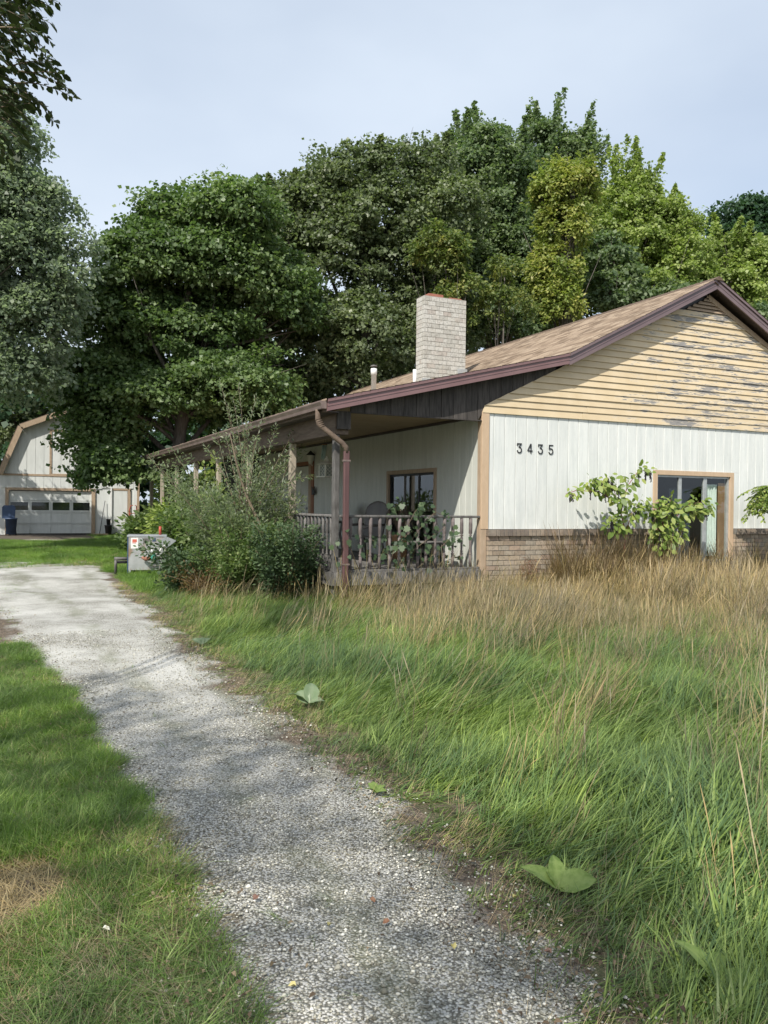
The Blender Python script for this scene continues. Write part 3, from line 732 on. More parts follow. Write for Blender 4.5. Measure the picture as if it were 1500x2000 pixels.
# --- side wall under the porch, boards
sw = empty('side_wall', parent=house)
mb = MB()
DY0, DY1 = 8.42, 9.45
for y0, y1, z0, z1 in ((0.155, WY0, -.2, 3.3), (WY1, 13.2, -.2, 3.3), (WY0, WY1, WZ1, 3.3), (WY0, WY1, -.2, WZ0), (14.8, YEND - .3, -.2, 3.3), (13.2, 14.8, 2.35, 3.3), (13.2, 14.8, -.2, 1.3)):
    mb.box(0.03, 0.15, y0, y1, z0, z1)
mb.build('wall_backing', M_ROOM, sw)
k = 0
while True:
    a = 0.118 + 0.0 + k * 0.2045; b = a + 0.2045; k += 1
    if a > 17.1: break
    if b <= WY0 - .09 or a >= WY1 + .09:
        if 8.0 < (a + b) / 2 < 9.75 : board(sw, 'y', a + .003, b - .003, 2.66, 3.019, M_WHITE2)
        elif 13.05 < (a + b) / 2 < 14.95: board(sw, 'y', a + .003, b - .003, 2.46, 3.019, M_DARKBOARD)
        else: board(sw, 'y', a + .003, b - .003, 0.5, 3.019, M_WHITE2 if a < 12.9 else M_DARKBOARD)  # far boards turn dark: porch shade put into their colour
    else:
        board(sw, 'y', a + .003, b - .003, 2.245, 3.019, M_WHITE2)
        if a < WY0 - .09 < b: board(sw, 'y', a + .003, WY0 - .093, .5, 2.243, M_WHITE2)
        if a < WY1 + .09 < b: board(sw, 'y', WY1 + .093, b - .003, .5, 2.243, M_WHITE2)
# --- glazed doors
def panel_frame(parent, axis, a0, a1, z0, z1, d, wdt, mat, name='frame', th=.03):
    m = MB()
    def bb(p0, p1, q0, q1):
        if axis == 'x': m.box(p0, p1, d, d + th, q0, q1)
        else: m.box(d, d + th, p0, p1, q0, q1)
    bb(a0, a0 + wdt, z0, z1); bb(a1 - wdt, a1, z0, z1); bb(a0 + wdt, a1 - wdt, z1 - wdt, z1); bb(a0 + wdt, a1 - wdt, z0, z0 + wdt)
    return m.build(name, mat, parent)
fd = empty('front_glass_door', parent=house)
for nm, x0, x1, z0, z1 in (('door_trim', DX0 - .10, DX0 - .002, .30, 2.253), ('door_trim', DX1 + .002, DX1 + .10, .30, 2.253), ('door_trim', DX0 - .10, DX1 + .10, 2.168, 2.254)):
    if nm == 'door_trim' and z0 > 1: box(nm, DX0 - .001, DX1 + .001, -.018, .03, z0, z1, M_TAN, fd, .003)
    else: box(nm, x0, x1, -.016, .03, z0, z1, M_TAN, fd, .003)
panel_frame(fd, 'x', DX0, DX1, .52, DZ1, .02, .035, M_ALU, 'outer_frame', .08)
for xm, wd in ((4.43, .075), (5.075, .09)): box('mullion', xm - wd / 2, xm + wd / 2, .025, .065, .556, DZ1 - .036, M_ALU, fd, .004)
for x0, x1 in ((DX0 + .036, 4.39), (4.47, 5.028), (5.122, DX1 - .036)): box('pane', x0, x1, .048, .052, .557, DZ1 - .037, M_GLASS, fd)
box('sill', DX0 - .1, DX1 + .15, -.18, .02, .44, .515, M_MORTAR, fd, .006)
# curtain and wood panel inside right pane, hanging behind the glass
m = MB(); pts = []
for i in range(29):
    x = 5.10 + i * 0.0135; pts.append((x, .13 + .022 * math.sin(i * 1.3) + .01 * math.sin(i * .5)))
for (xa, ya), (xb, yb) in zip(pts[:-1], pts[1:]): m.add([(xa, ya, .62), (xb, yb, .62), (xb, yb, 2.02), (xa, ya, 2.02)], [(0, 1, 2, 3)], True)
m.build('curtain', M_CURT, fd)
box('wood_panel', 5.49, 5.68, .09, .105, .56, 2.05, M_WOODP, fd)
box('dark_sheet', 4.47, 5.02, .35, .37, .56, 1.93, M_BLUEDK, fd)  # plain dark blue sheet behind the middle pane
sdoor = empty('side_glass_door', parent=house)
box('door_trim', -.018, .03, WY0 - .09, WY0 - .002, .5, 2.242, M_TAN2, sdoor, .003); box('door_trim', -.018, .03, WY1 + .002, WY1 + .09, .5, 2.242, M_TAN2, sdoor, .003)
box('door_trim', -.02, .03, WY0 - .001, WY1 + .001, 2.167, 2.243, M_TAN2, sdoor, .003)
panel_frame(sdoor, 'y', WY0, WY1, .55, WZ1, .03, .04, M_BLACK, 'outer_frame', .07)
for ym in (2.34, 2.95): box('mullion', .035, .07, ym - .025, ym + .025, .592, WZ1 - .042, M_BLACK if ym < 2.5 else M_GREYWOOD, sdoor)
for y0, y1 in ((WY0 + .042, 2.313), (2.367, 2.923), (2.977, WY1 - .042)): box('pane', .05, .054, y0, y1, .593, WZ1 - .043, M_GLASS, sdoor)
# entry door and its trim further down the porch
ed = empty('entry_door', parent=house)
box('door_trim', -.03, .028, 8.05, 8.22, .5, 2.655, M_ORANGEWOOD, ed); box('door_trim', -.032, .028, 8.222, 8.40, .5, 2.655, M_TAN2, ed)
box('door_trim', -.03, .028, 9.5, 9.7, .5, 2.655, M_TAN2, ed); box('door_trim', -.03, .028, 8.402, 9.498, 2.56, 2.655, M_ORANGEWOOD, ed)
box('door_panel', -.01, .028, 8.43, 9.47, .52, 2.53, M_WHITE2, ed)
for z0, z1 in ((.7, 1.35), (1.5, 2.35)):
    for y0, y1 in ((8.55, 8.9), (9.0, 9.35)): box('raised_panel', -.022, -.0105, y0, y1, z0, z1, M_WHITE2, ed, .006)
MB().lathe([(.02, 0), (.032, .02), (.03, .045), (.01, .06)], 8).build('door_knob', M_ALU, ed, loc=(-.012, 8.52, 1.43), rot=(0, -math.pi / 2, 0))
# arched dark window near the far posts
aw = empty('arched_window', parent=house)
arc = [(13.3, 1.35), (14.7, 1.35)] + [(14.0 + .7 * math.cos(a), 1.95 + .42 * math.sin(a)) for a in [math.pi * i / 10 for i in range(11)]]
MB().prism([(0.0, y, z_) for y, z_ in arc], (.02, 0, 0)).build('pane', M_GLASS, aw)
m = MB()
for i in range(len(arc)):
    (y0, z0), (y1, z1) = arc[i], arc[(i + 1) % len(arc)]; m.tube([(-.01, y0, z0), (-.01, y1, z1)], .035, 5)
m.build('frame', M_TAN2, aw); m = MB()
for y in (13.75, 14.25): m.tube([(-.005, y, 1.35), (-.005, y, 2.33)], .012, 4)
m.build('muntin', M_BLACK, aw)

# --- inside: dark rooms behind the glass
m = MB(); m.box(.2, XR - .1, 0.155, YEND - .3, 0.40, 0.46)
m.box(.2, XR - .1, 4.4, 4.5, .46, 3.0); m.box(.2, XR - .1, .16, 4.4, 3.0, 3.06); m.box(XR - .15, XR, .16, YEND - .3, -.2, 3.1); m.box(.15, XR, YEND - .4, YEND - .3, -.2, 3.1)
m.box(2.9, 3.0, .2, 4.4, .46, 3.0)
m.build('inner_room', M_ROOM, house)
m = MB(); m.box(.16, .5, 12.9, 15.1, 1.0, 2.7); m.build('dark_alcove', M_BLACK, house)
mb = MB(); mb.prism([(KX - 1.5, YEND - .42, 3.1), (2 * RX0, YEND - .42, 3.1), (RX0, YEND - .42, 5.6)], (0, .1, 0)); mb.build('rear_gable', M_WHITE, house)

# --- brick skirting
bk = empty('brick_skirting', parent=house)
bl = {}
def brick(parent, name, mat, L, H, D, loc, rz=0.0, tilt=0.0):
    key = (name, round(L, 3), round(H, 3), mat.name)
    if key not in bl:
        m = MB(); c = .004
        m.prism([(c, 0, 0), (L - c, 0, 0), (L, c, 0), (L, D, 0), (0, D, 0), (0, c, 0)], (0, 0, H)); bl[key] = m.mesh(name, mat)
    return link(name, bl[key], parent, loc, (random.uniform(-.006, .006), tilt, rz))
rb = random.Random(9)
def brick_run(x0, x1, nrow, parent=bk):
    for r in range(nrow):
        zt = 1.045 - r * 0.083; x = x0 + (0 if r % 2 == 0 else -.11)
        while x < x1 - .02:
            a = max(x, x0); b = min(x + 0.208, x1)
            if b - a > .03:
                y = -.055 + rb.uniform(-.004, .004)
                brick(parent, 'brick', M_BRICK, round(b - a, 2) - .002, .073, .09, (a, y, zt - .073))
            x += 0.2185
brick_run(0.092, DX0 - .105, 8); brick_run(DX1 + .105, 7.6, 8)
m = MB(); m.box(.095, DX0 - .106, -.040, .029, -.2, 1.043); m.box(DX1 + .107, XR, -.040, .029, -.2, 1.043); m.build('mortar_bed', M_MORTARD, bk)
m = MB()
for r in range(8, 13):
    zt = 1.045 - r * .083
    for k in range(int((XR - .1) / .2185)):
        x = .1 + k * .2185 + (r % 2) * .1
        if x < DX0 - .33 or x > DX1 + .13: m.box(x, x + .208, -.054, .0, zt - .073, zt)
for r in range(0, 8):
    for k in range(11): x = 7.61 + k * .2185 + (r % 2) * .1; m.box(x, x + .208, -.054, 0, 1.045 - r * .083 - .073, 1.045 - r * .083)
o = m.build('lower_brick', M_BRICK, bk); o['kind'] = 'stuff'
x = .082
while x < 7.6:
    if x + .078 < DX0 - .104 or x > DX1 + .107:
        L = .069 if x > .1 else .15
        o = brick(bk, 'cap_brick', M_CAPB, L, .108, .12, (x, -.098 + rb.uniform(-.006, .004), 1.048), 0, rb.uniform(-.02, .02)); o.rotation_euler[0] = -.03
        x += L + .012
    else: x += .02
m = MB(); m.box(.09, DX0 - .106, -.088, .0, 1.0475, 1.15); m.box(DX1 + .108, XR, -.088, 0, 1.0475, 1.15); m.build('cap_mortar', M_MORTARD, bk)

# --- house number
hn = empty('house_number', parent=house)
STR = {'3': [[(0, .82), (0, 1), (.9, 1), (.38, .62), (.72, .56), (.92, .38), (.9, .16), (.7, .02), (.35, 0), (.1, .08), (0, .22)]],
       '4': [[(.72, 0), (.72, 1), (.62, 1), (0, .33), (0, .26), (1, .26)]],
       '5': [[(.92, 1), (.1, 1), (.06, .55), (.4, .62), (.75, .56), (.93, .36), (.9, .14), (.68, .01), (.35, 0), (.1, .07), (0, .2)]]}
def digit(ch, x, z):
    m = MB(); W, H, T = .088, .152, .0155
    for path in STR[ch]:
        P = [Vector((x + a * W, 0, z + b * H)) for a, b in path]
        for i, (p, q) in enumerate(zip(P[:-1], P[1:])):
            d = (q - p).normalized(); n = Vector((-d.z, 0, d.x)) * T / 2; e = d * T * .35; yo = -.013 - .0005 * (i % 3)
            m.prism([tuple(p - e + n + Vector((0, yo, 0))), tuple(p - e - n + Vector((0, yo, 0))), tuple(q + e - n + Vector((0, yo, 0))), tuple(q + e + n + Vector((0, yo, 0)))], (0, .013, 0))
    m.build('digit', M_BLACK, hn)
for ch, x in zip('3435', (.69, .905, 1.125, 1.345)): digit(ch, x, 2.462)

# --- chimney
ch = empty('chimney', parent=house)
CX0, CX1, CY0, CY1, CZ0, CZ1 = 1.195, 2.275, 4.4, 4.77, 3.9, 6.19
box('chimney_core', CX0 + .012, CX1 - .012, CY0 + .012, CY1 - .012, CZ0, CZ1 - .004, M_MORTARD, ch)
nr = 23; hh = (CZ1 - CZ0) / nr
for r in range(nr):
    z0 = CZ0 + r * hh + .006; H = hh - .009
    x = CX0 - (r % 2) * .1; 
    while x < CX1 - .01:
        a, b = max(x, CX0), min(x + .193, CX1); x += .2
        if b - a > .025: brick(ch, 'chimney_brick', M_CHIM, round(b - a, 3), round(H, 4), .1, (a, CY0 + rb.uniform(-.003, .003), z0))
    y = CY0 + .103 - ((r + 1) % 2) * .09
    while y < CY1 - .01:
        a, b = max(y, CY0 + .103), min(y + .193, CY1); y += .2
        if b - a > .025: brick(ch, 'chimney_brick', M_CHIM, round(b - a, 3), round(H, 4), .1, (CX0 + rb.uniform(-.003, .003), b, z0), -math.pi / 2)
for x0, x1, zt in ((1.33, 1.70, 6.27), (1.87, 2.17, 6.235)):
    fl = MB(); y0, y1, th = CY0 + .04, CY1 - .04, .035
    fl.box(x0, x1, y0, y0 + th, 6.19, zt); fl.box(x0, x1, y1 - th, y1, 6.19, zt); fl.box(x0, x0 + th, y0 + th, y1 - th, 6.19, zt); fl.box(x1 - th, x1, y0 + th, y1 - th, 6.19, zt)
    fl.build('chimney_flue', M_FLUE, ch)
box('chimney_crown', CX0 + .002, CX1 - .002, CY0 + .004, CY1 - .002, CZ1 - .003, CZ1 + .012, M_MORTAR, ch)
box('flashing', CX1 - .22, CX1 + .03, CY0 - .03, CY0 - .008, 4.42, 4.64, M_ALU, ch)
box('flashing', CX0 - .03, CX0 + .2, CY0 - .03, CY0 - .008, 4.16, 4.36, M_ALU, ch)
# --- vent pipes
m = MB(); m.lathe([(.056, 3.8), (.056, 4.27), (.066, 4.272), (.066, 4.40), (.05, 4.402)], 14, (-.19, 4.0, 0)); vp = m.build('vent_pipe', M_PVC, house)
m = MB(); m.lathe([(.045, 4.44), (.08, 4.445), (.06, 4.47), (.01, 4.48)], 10, (-.19, 4.0, 0)); m.tube([(-.19, 4, 4.39), (-.19, 4, 4.45)], .03, 6); m.build('vent_cap', M_GREYWOOD, vp)
m = MB(); m.lathe([(.041, 4.0), (.041, 4.46), (.03, 4.462)], 12, (.775, 4.0, 0)); m.build('vent_pipe', M_PVC, house)

# --- porch railing with turned balusters
rl = empty('porch_railing', parent=house)
PROF = [(.026, 0), (.026, .19), (.018, .20), (.03, .215), (.03, .225), (.016, .24), (.024, .26), (.016, .28), (.02, .36), (.026, .47), (.016, .50), (.028, .515), (.016, .53), (.03, .55), (.030, .70), (.026, .80)]
bm_ = MB(); bm_.lathe(PROF, 8); bal_me = bm_.mesh('baluster', M_BALWOOD)
bal_me2 = bal_me.copy(); bal_me2.materials[0] = M_GREYWOOD
for x in (-2.354, -2.181, -2.021, -1.857, -1.68, -1.517, -1.344, -1.181, -1.029, -0.863, -0.698, -0.534, -0.365, -0.198):
    o = link('baluster', bal_me, rl, (x, 0.03, .53), (rb.uniform(-.01, .01), rb.uniform(-.02, .02), rb.uniform(0, .7)))
    o.scale = (1, 1, 1.02)
box('top_rail', -2.54, -.03, -.005, .062, 1.345, 1.385, M_GREYWOOD, rl, .008)
box('bottom_rail', -2.53, -.03, 0.0, .055, .50, .535, M_GREYWOOD, rl, .004)
y = .35
while y < 10.0:
    if not any(abs(y - p) < .1 for p in (2.28, 5.08, 7.72)): link('baluster', bal_me2, rl, (-2.55, y, .53), (0, 0, rb.uniform(0, .7))).scale = (.85, .85, 1.02)
    y += .172
box('top_rail', -2.585, -2.515, .175, 10.15, 1.345, 1.385, M_GREYWOOD, rl, .008)
box('bottom_rail', -2.578, -2.522, .175, 10.15, .50, .535, M_GREYWOOD, rl, .004)

# ================================================================== GARAGE
gar = empty('garage'); tag(gar, 'white barn-shaped garage with gambrel roof and panelled overhead door behind the driveway', 'garage')
GO = np.array([-7.35, 28.6]); GD = np.array([1.0, 0.0]); GD /= np.linalg.norm(GD); GN = np.array([-GD[1], GD[0]])   # along wall, into building
def gpx(x, y):            # photo pixel -> (s, z) on the garage front
    r = ROT @ _cd(x, y); n = GN; t = ((GO - CAM[:2]) @ n) / (r[:2] @ n); p = CAM + r * t
    return float((p[:2] - GO) @ GD), float(p[2])
gar.location = (GO[0], GO[1], 0); gar.rotation_euler = (0, 0, math.atan2(GD[1], GD[0]))
GWID = gpx(271, 1000)[0]; s0 = gpx(-1, 1000)[0]
eave = 0.5 * (gpx(0, 924)[1] + gpx(269, 934)[1]); kinkz = gpx(40, 834)[1]; kl = gpx(40, 834)[0] - s0
peakz = kinkz + 0.95; mid = (s0 + GWID) / 2
GP = [(s0, eave), (s0 + kl, kinkz), (mid, peakz), (GWID - kl, kinkz), (GWID, eave)]
M_GWHITE = simple('garage_white_paint', (0.60, 0.62, 0.60), (0.70, 0.72, 0.70), 2, 0.65, 0.1, stretch=(4, 4, .6))
def gtop(s):
    return float(np.interp(s, [p[0] for p in GP], [p[1] for p in GP]))
dL, dTop = gpx(17, 957); dR = gpx(179, 960)[0]; bandz = eave - .02
pdL = gpx(218, 1000)[0]; pdR = gpx(249, 1000)[0]; pdT = gpx(235, 958)[1]
gw = empty('front_wall', parent=gar)
m = MB(); m.prism([(s0, .04, 0), (dL, .04, 0), (dL, .04, dTop), (dR, .04, dTop), (dR, .04, 0), (GWID, .04, 0), (GWID, .04, eave), (GP[3][0], .04, kinkz), (mid, .04, peakz), (GP[1][0], .04, kinkz), (s0, .04, eave)], (0, .1, 0)); m.build('wall_backing', M_GWHITE, gw)
hd0, hd1 = gpx(101, 880)[0], gpx(101, 880)[0] + 1.55; hdz0, hdz1 = bandz + .1, gpx(110, 843)[1]
step = .36; x = s0 + .02
while x < GWID - .05:
    a, b = x + .006, min(x + step - .006, GWID - .02); x += step
    def add(z0, zt0, zt1): 
        if min(zt0, zt1) > z0 + .03: MB().prism([(a, .0, z0), (b, .0, z0), (b, .0, zt1), (a, .0, zt0)], (0, .035, 0)).build('siding_panel', M_GWHITE, gw)
    lo = dTop + .12 if (b > dL - .12 and a < dR + .12) else (pdT + .1 if (b > pdL - .1 and a < pdR + .1) else 0)
    if lo == 0 or lo < bandz - .05: add(lo, bandz - .03, bandz - .03)
    add(bandz + .06, gtop(a) - .05, gtop(b) - .05)
box('band_board', s0, hd0 - .09, -.02, .03, bandz - .03, bandz + .055, M_TAN2, gar); box('band_board', hd0 - .09, hd1 + .09, -.025, .03, bandz - .03, bandz + .095, M_TAN2, gar); box('band_board', hd1 + .09, GWID, -.02, .03, bandz - .03, bandz + .055, M_TAN2, gar)
for xa, xb, za, zb in ((hd0 - .09, hd0, hdz0, hdz1), (hd1, hd1 + .09, hdz0, hdz1), (hd0 - .09, hd1 + .09, hdz1 + .002, hdz1 + .09)): box('loft_door_trim', xa, xb, -.026, -.001, za, zb, M_TAN2, gar)
od = empty('overhead_door', parent=gar)
for xa, xb, za, zb in ((dL - .14, dL, 0, dTop), (dR, dR + .16, 0, dTop), (dL - .14, dR + .16, dTop + .001, dTop + .12)): box('door_trim', xa, xb, -.03, .03, za, zb, M_TAN2, od)
rows_ = [0.06, (dTop - .06) * .27, (dTop - .06) * .535, (dTop - .06) * .80, dTop - .02]; pw = (dR - dL) / 4
for r in range(4):
    for c in range(4):
        xa, xb, za, zb = dL + c * pw, dL + (c + 1) * pw, rows_[r], rows_[r + 1] - .012
        if r == 2:
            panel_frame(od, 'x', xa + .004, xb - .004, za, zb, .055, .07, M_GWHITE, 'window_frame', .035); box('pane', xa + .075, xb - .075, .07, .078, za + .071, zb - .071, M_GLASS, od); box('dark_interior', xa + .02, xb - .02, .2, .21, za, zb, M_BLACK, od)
        else:
            panel_frame(od, 'x', xa + .004, xb - .004, za, zb, .055, .035, M_GWHITE, 'stile_and_rail', .035); box('door_panel', xa + .04, xb - .04, .068, .085, za + .036, zb - .036, M_GWHITE, od)
box('bottom_seal', dL, dR, .05, .09, .0, .055, M_GREYWOOD, od)
pd = empty('side_entry_door', parent=gar)
for xa, xb, za, zb in ((pdR, pdR + .13, 0, pdT), (pdL, pdR + .13, pdT + .001, pdT + .09)): box('door_trim', xa, xb, -.03, .03, za, zb, M_TAN2, pd)
box('door_leaf', pdL + .02, pdR - .01, -.012, .03, .05, pdT - .01, M_GWHITE, pd)
box('downspout', pdL - .06, pdL - .0, -.09, -.02, .1, pdT + .15, M_PVC, gar)
# gambrel roof slabs and rake trim
for (xa, za), (xb, zb) in zip(GP[:-1], GP[1:]):
    m = MB(); d = Vector((xb - xa, 0, zb - za)).normalized(); n = Vector((-d.z, 0, d.x)); n = n if n.z > 0 else -n
    p = [Vector((xa, -.25, za)) , Vector((xb, -.25, zb))]; e = .12
    m.prism([p[0] + n * .01, p[1] + n * .01, p[1] + n * (.01 + e), p[0] + n * (.01 + e)], (0, 8.2, 0)); m.build('roof_slope', simple('garage_shingle', (0.10, 0.075, 0.06), (0.18, 0.14, 0.11), 20, .9), gar)
    m = MB(); m.prism([p[0] - n * .12 + Vector((0, -.004, 0)), p[1] - n * .12 + Vector((0, -.004, 0)), p[1] + n * .10 + Vector((0, -.004, 0)), p[0] + n * .10 + Vector((0, -.004, 0))], (0, -.03, 0)); m.build('rake_board', M_TAN2, gar)
    m = MB(); m.prism([p[0] - n * .0 + Vector((0, -.03, 0)), p[1] - n * .0 + Vector((0, -.03, 0)), p[1] + n * .12 + Vector((0, -.03, 0)), p[0] + n * .12 + Vector((0, -.03, 0))], (0, -.001, 0))
box('side_wall', GWID - .1, GWID, .15, 7.8, 0, eave, M_GWHITE, gar); box('side_wall', s0, s0 + .1, .15, 7.8, 0, eave, M_GWHITE, gar); box('rear_wall', s0 + .1, GWID - .1, 7.6, 7.7, 0, eave, M_GWHITE, gar)
for s in (GWID,): box('corner_board', s - .09, s + .02, -.02, .1, 0, bandz - .04, M_TAN2, gar)
def gworld(s, d, z=0): return (GO[0] + GD[0] * s + GN[0] * d, GO[1] + GD[1] * s + GN[1] * d, z)
GROT = math.atan2(GD[1], GD[0])

# ================================================================== OBJECTS ABOUT THE YARD
M_BLUE = simple('blue_plastic', (0.035, 0.06, 0.12), (0.05, 0.085, 0.16), 6, .45)
M_REDM = simple('red_paint', (0.33, 0.04, 0.02), (0.42, 0.07, 0.04), 6, .45)
M_STEEL = simple('galvanised_steel', (0.42, 0.44, 0.46), (0.56, 0.58, 0.60), 5, .38, metallic=0.55)
def rusty():
    t = NT('stained_metal_panel'); v = t.pos()
    g = t.n('NewGeometry'); sx = t.n('SeparateXYZ'); t.l(g.outputs['Position'], sx.inputs[0])
    c = t.ramp(t.noise(v, 4, 4), [(.3, (.38, .39, .39)), (.7, (.55, .56, .56))])
    r = t.rng(t.noise(t.pos((3, 3, 1.2)), 3.0, 5), .50, .68); c = t.mix(t.math('MULTIPLY', r, .75), c, (.30, .17, .08))
    t.col(c); t.rough(.42); t.b.inputs['Metallic'].default_value = .35; return t.m
M_RUSTY = rusty()
M_GREENP = simple('green_pump', (0.03, 0.20, 0.14), (0.05, 0.28, 0.20), 6, .45)
M_RUST = simple('rusty_pipe', (0.22, 0.09, 0.06), (0.35, 0.15, 0.10), 20, .7)
M_SIGNW = simple('white_label', (.75, .75, .73), (.8, .8, .78), 5, .6)
M_SIGNR = simple('red_print', (.6, .12, .08), (.6, .15, .1), 5, .6)

# discarded furnace / boiler cabinet
bx_ = empty('boiler_cabinet', (-4.80, 6.42, 0), rad(-10)); tag(bx_, 'old grey metal boiler cabinet with green pump and pipes beside the driveway', 'boiler')
B = lambda *a, **k: box(*a, parent=bx_, **k)
B('front_panel', 0, .78, -.0, .02, .09, .80, M_RUSTY); B('cabinet_body', .004, .80, .022, .62, .09, .795, M_STEEL, bevel=.006); B('top_lid', -.02, .80, -.012, .64, .80, .835, M_STEEL, bevel=.005)
B('side_trim', -.012, .01, -.006, .6, .02, .80, M_BLUE)
MB().prism([(.60, -.02, .68), (.78, -.02, .815), (1.0, -.02, .72), (.80, -.02, .56)], (0, -.02, 0)).build('bent_flap', M_STEEL, bx_)
B('paper_label', .06, .21, -.005, -.001, .55, .78, M_SIGNW); B('label_print', .09, .18, -.008, -.0055, .69, .75, M_SIGNR); B('label_print', .09, .165, -.008, -.0055, .665, .68, M_SIGNR)
B('rating_plate', .50, .57, -.005, -.001, .70, .78, M_BLUE); B('worn_sticker', .31, .46, -.004, -.001, .66, .77, M_GREYWOOD)
m = MB(); m.lathe([(.055, 0), (.06, .03), (.06, .12), (.045, .15), (.045, .17)], 10, (.52, -.12, .30)); m.build('pump', M_GREENP, bx_)
m = MB(); m.tube([(.30, -.06, .36), (.36, -.12, .34), (.46, -.12, .34)], [.03, .045, .04], 8); m.build('rusty_fitting', M_RUST, bx_)
m = MB(); m.tube([(.58, -.12, .36), (.86, -.12, .36)], .022, 8); m.tube([(.86, -.12, .36), (.86, -.12, .20), (.50, -.12, .19)], .018, 8); m.tube([(.66, -.12, .19), (.66, -.10, .03)], .016, 6); m.tube([(.72, -.12, .19), (.70, -.10, .03)], .014, 6); m.build('pipework', M_GREYWOOD, bx_)
m = MB(); m.tube([(.45, -.04, .58), (.5, -.08, .50), (.58, -.1, .47), (.66, -.08, .50), (.70, -.04, .58), (.78, -.03, .63)], .014, 6); m.build('hose', M_PVC, bx_)
for x in (.02, .74): B('foot', x, x + .04, .0, .05, -.02, .09, M_STEEL)
m = MB(); m.tube([(-.28, .1, .33), (-.01, .1, .33)], .035, 8); m.tube([(-.28, .2, .25), (-.01, .2, .25)], .03, 8); m.tube([(-.25, .1, .33), (-.25, .14, .0)], .03, 6); m.build('side_pipe', M_GREYWOOD, bx_)
m = MB(); m.tube([(.66, .3, .83), (.66, .3, 1.02)], .03, 8); m.build('red_pipe', M_REDM, bx_)

# blue wheeled bin with lid open, in front of the garage
p = gworld(gpx(20, 1043)[0] * .0 + gpx(21, 1043)[0], -1.0)
bn = empty('wheeled_bin', p, GROT); tag(bn, 'dark blue plastic bin with its lid flipped up beside the overhead door', 'bin')
MB().lathe([(.27, .06), (.34, .72), (.36, .73), (.36, .77), (.33, .77)], 4).build('tub', M_BLUE, bn, rot=(0, 0, 0))
MB().prism([(-.36, .26, .75), (.16, .26, .75), (.18, .34, 1.25), (.10, .36, 1.33), (-.28, .36, 1.33), (-.36, .34, 1.25)], (0, .04, 0)).build('lid', M_BLUE, bn)
for x in (-.2, .2):
    MB().lathe([(.09, -.025), (.09, .025)], 12).build('wheel', M_BLACK, bn, loc=(x, .24, .09), rot=(0, math.pi / 2, 0))
p = gworld(gpx(210, 1040)[0], -.35); bu = empty('stacked_bucket', p, 0); tag(bu, 'black plastic bucket and pot stacked beside the garage downspout', 'bucket')
MB().lathe([(.13, 0), (.17, .40), (.185, .41), (.185, .44), (.15, .44)], 12).build('bucket', M_BLACK, bu); MB().lathe([(.08, .44), (.10, .70), (.115, .71), (.115, .73), (.09, .73)], 12).build('pot', M_BLACK, bu)
a = gworld(gpx(193, 1040)[0], -.30, .02); b = gworld(gpx(205, 978)[0], -.05, gpx(205, 978)[1])
tag(MB().tube([(0, 0, 0), tuple(np.array(b) - np.array(a))], .014, 6).build('leaning_pole', M_BLACK, loc=a), 'thin dark pole leaning on the garage wall beside the overhead door', 'pole')
p = gworld(gpx(193, 1042)[0], -.5); tag(MB().box(-.35, .35, -.12, .12, .0, .05).build('timber_offcut', M_TAN, loc=p, rot=(0, 0, GROT)), 'short tan timber lying on the ground at the foot of the garage', 'plank')
p = gworld(gpx(258, 1035)[0], -.4); hk = empty('hand_truck', p, GROT + .2); tag(hk, 'red hand truck standing at the garage corner beside the bushes', 'hand truck')
m = MB()
for x in (-.17, .17): m.tube([(x, 0, .12), (x, .06, 1.15), (x * .8, .0, 1.35), (x * .3, -.06, 1.38)], .022, 6)
for z in (.35, .7, 1.0): m.tube([(-.17, .03, z), (.17, .03, z)], .016, 6)
m.build('frame', M_REDM, hk); MB().box(-.2, .2, -.22, .02, .04, .06).build('toe_plate', M_REDM, hk)
for x in (-.24, .24): MB().lathe([(.12, -.03), (.13, 0), (.12, .03)], 12).build('wheel', M_BLACK, hk, loc=(x, .1, .13), rot=(0, math.pi / 2, 0))

# hanging lantern, tube chime, wall lantern
M_CREAM = simple('cream_metal', (.70, .68, .58), (.78, .76, .66), 10, .6)
ln = empty('hanging_lantern', (-1.5, 3.29, 2.075), .25); tag(ln, 'cream metal lantern with lattice sides hanging from the porch ceiling', 'lantern')
S_ = .125
m = MB()
for x in (-1, 1):
    for y in (-1, 1): m.box(x * S_ * .8 - .011, x * S_ * .8 + .011, y * S_ * .8 - .011, y * S_ * .8 + .011, .02, .245)
m.build('corner_post', M_CREAM, ln)
MB().box(-S_ * 1.15, S_ * 1.15, -S_ * 1.15, S_ * 1.15, 0, .018).build('base', M_CREAM, ln)
MB().lathe([(S_ * 1.6, .245), (S_ * 1.5, .255), (S_ * .75, .30), (S_ * .5, .305), (S_ * .42, .35), (S_ * .2, .37), (.012, .375), (.02, .39), (.005, .41)], 12).build('roof', M_CREAM, ln)
m = MB()
for sgn in (-1, 1):
    for k in range(-1, 3):
        for ax in (0, 1):
            d = S_ * .8; za, zb = .03 + k * .07, .03 + k * .07 + .16
            def P_(u, z): return (u, sgn * d, z) if ax == 0 else (sgn * d, u, z)
            for q in (1, -1):
                u0, u1 = -d * q, d * q; z0c, z1c = max(za, .02), min(zb, .24)
                if z1c > z0c: m.tube([P_(u0 + (u1 - u0) * (z0c - za) / .16, z0c), P_(u0 + (u1 - u0) * (z1c - za) / .16, z1c)], .0035, 4)
m.build('lattice', M_CREAM, ln); box('glass_pane', -S_ * .72, S_ * .72, -S_ * .72, S_ * .72, .022, .24, simple('dusty_glass', (.20, .22, .19), (.28, .30, .26), 8, .4), ln); MB().tube([(0, 0, .4), (0, 0, .99)], .004, 4).build('chain', M_BLACK, ln)
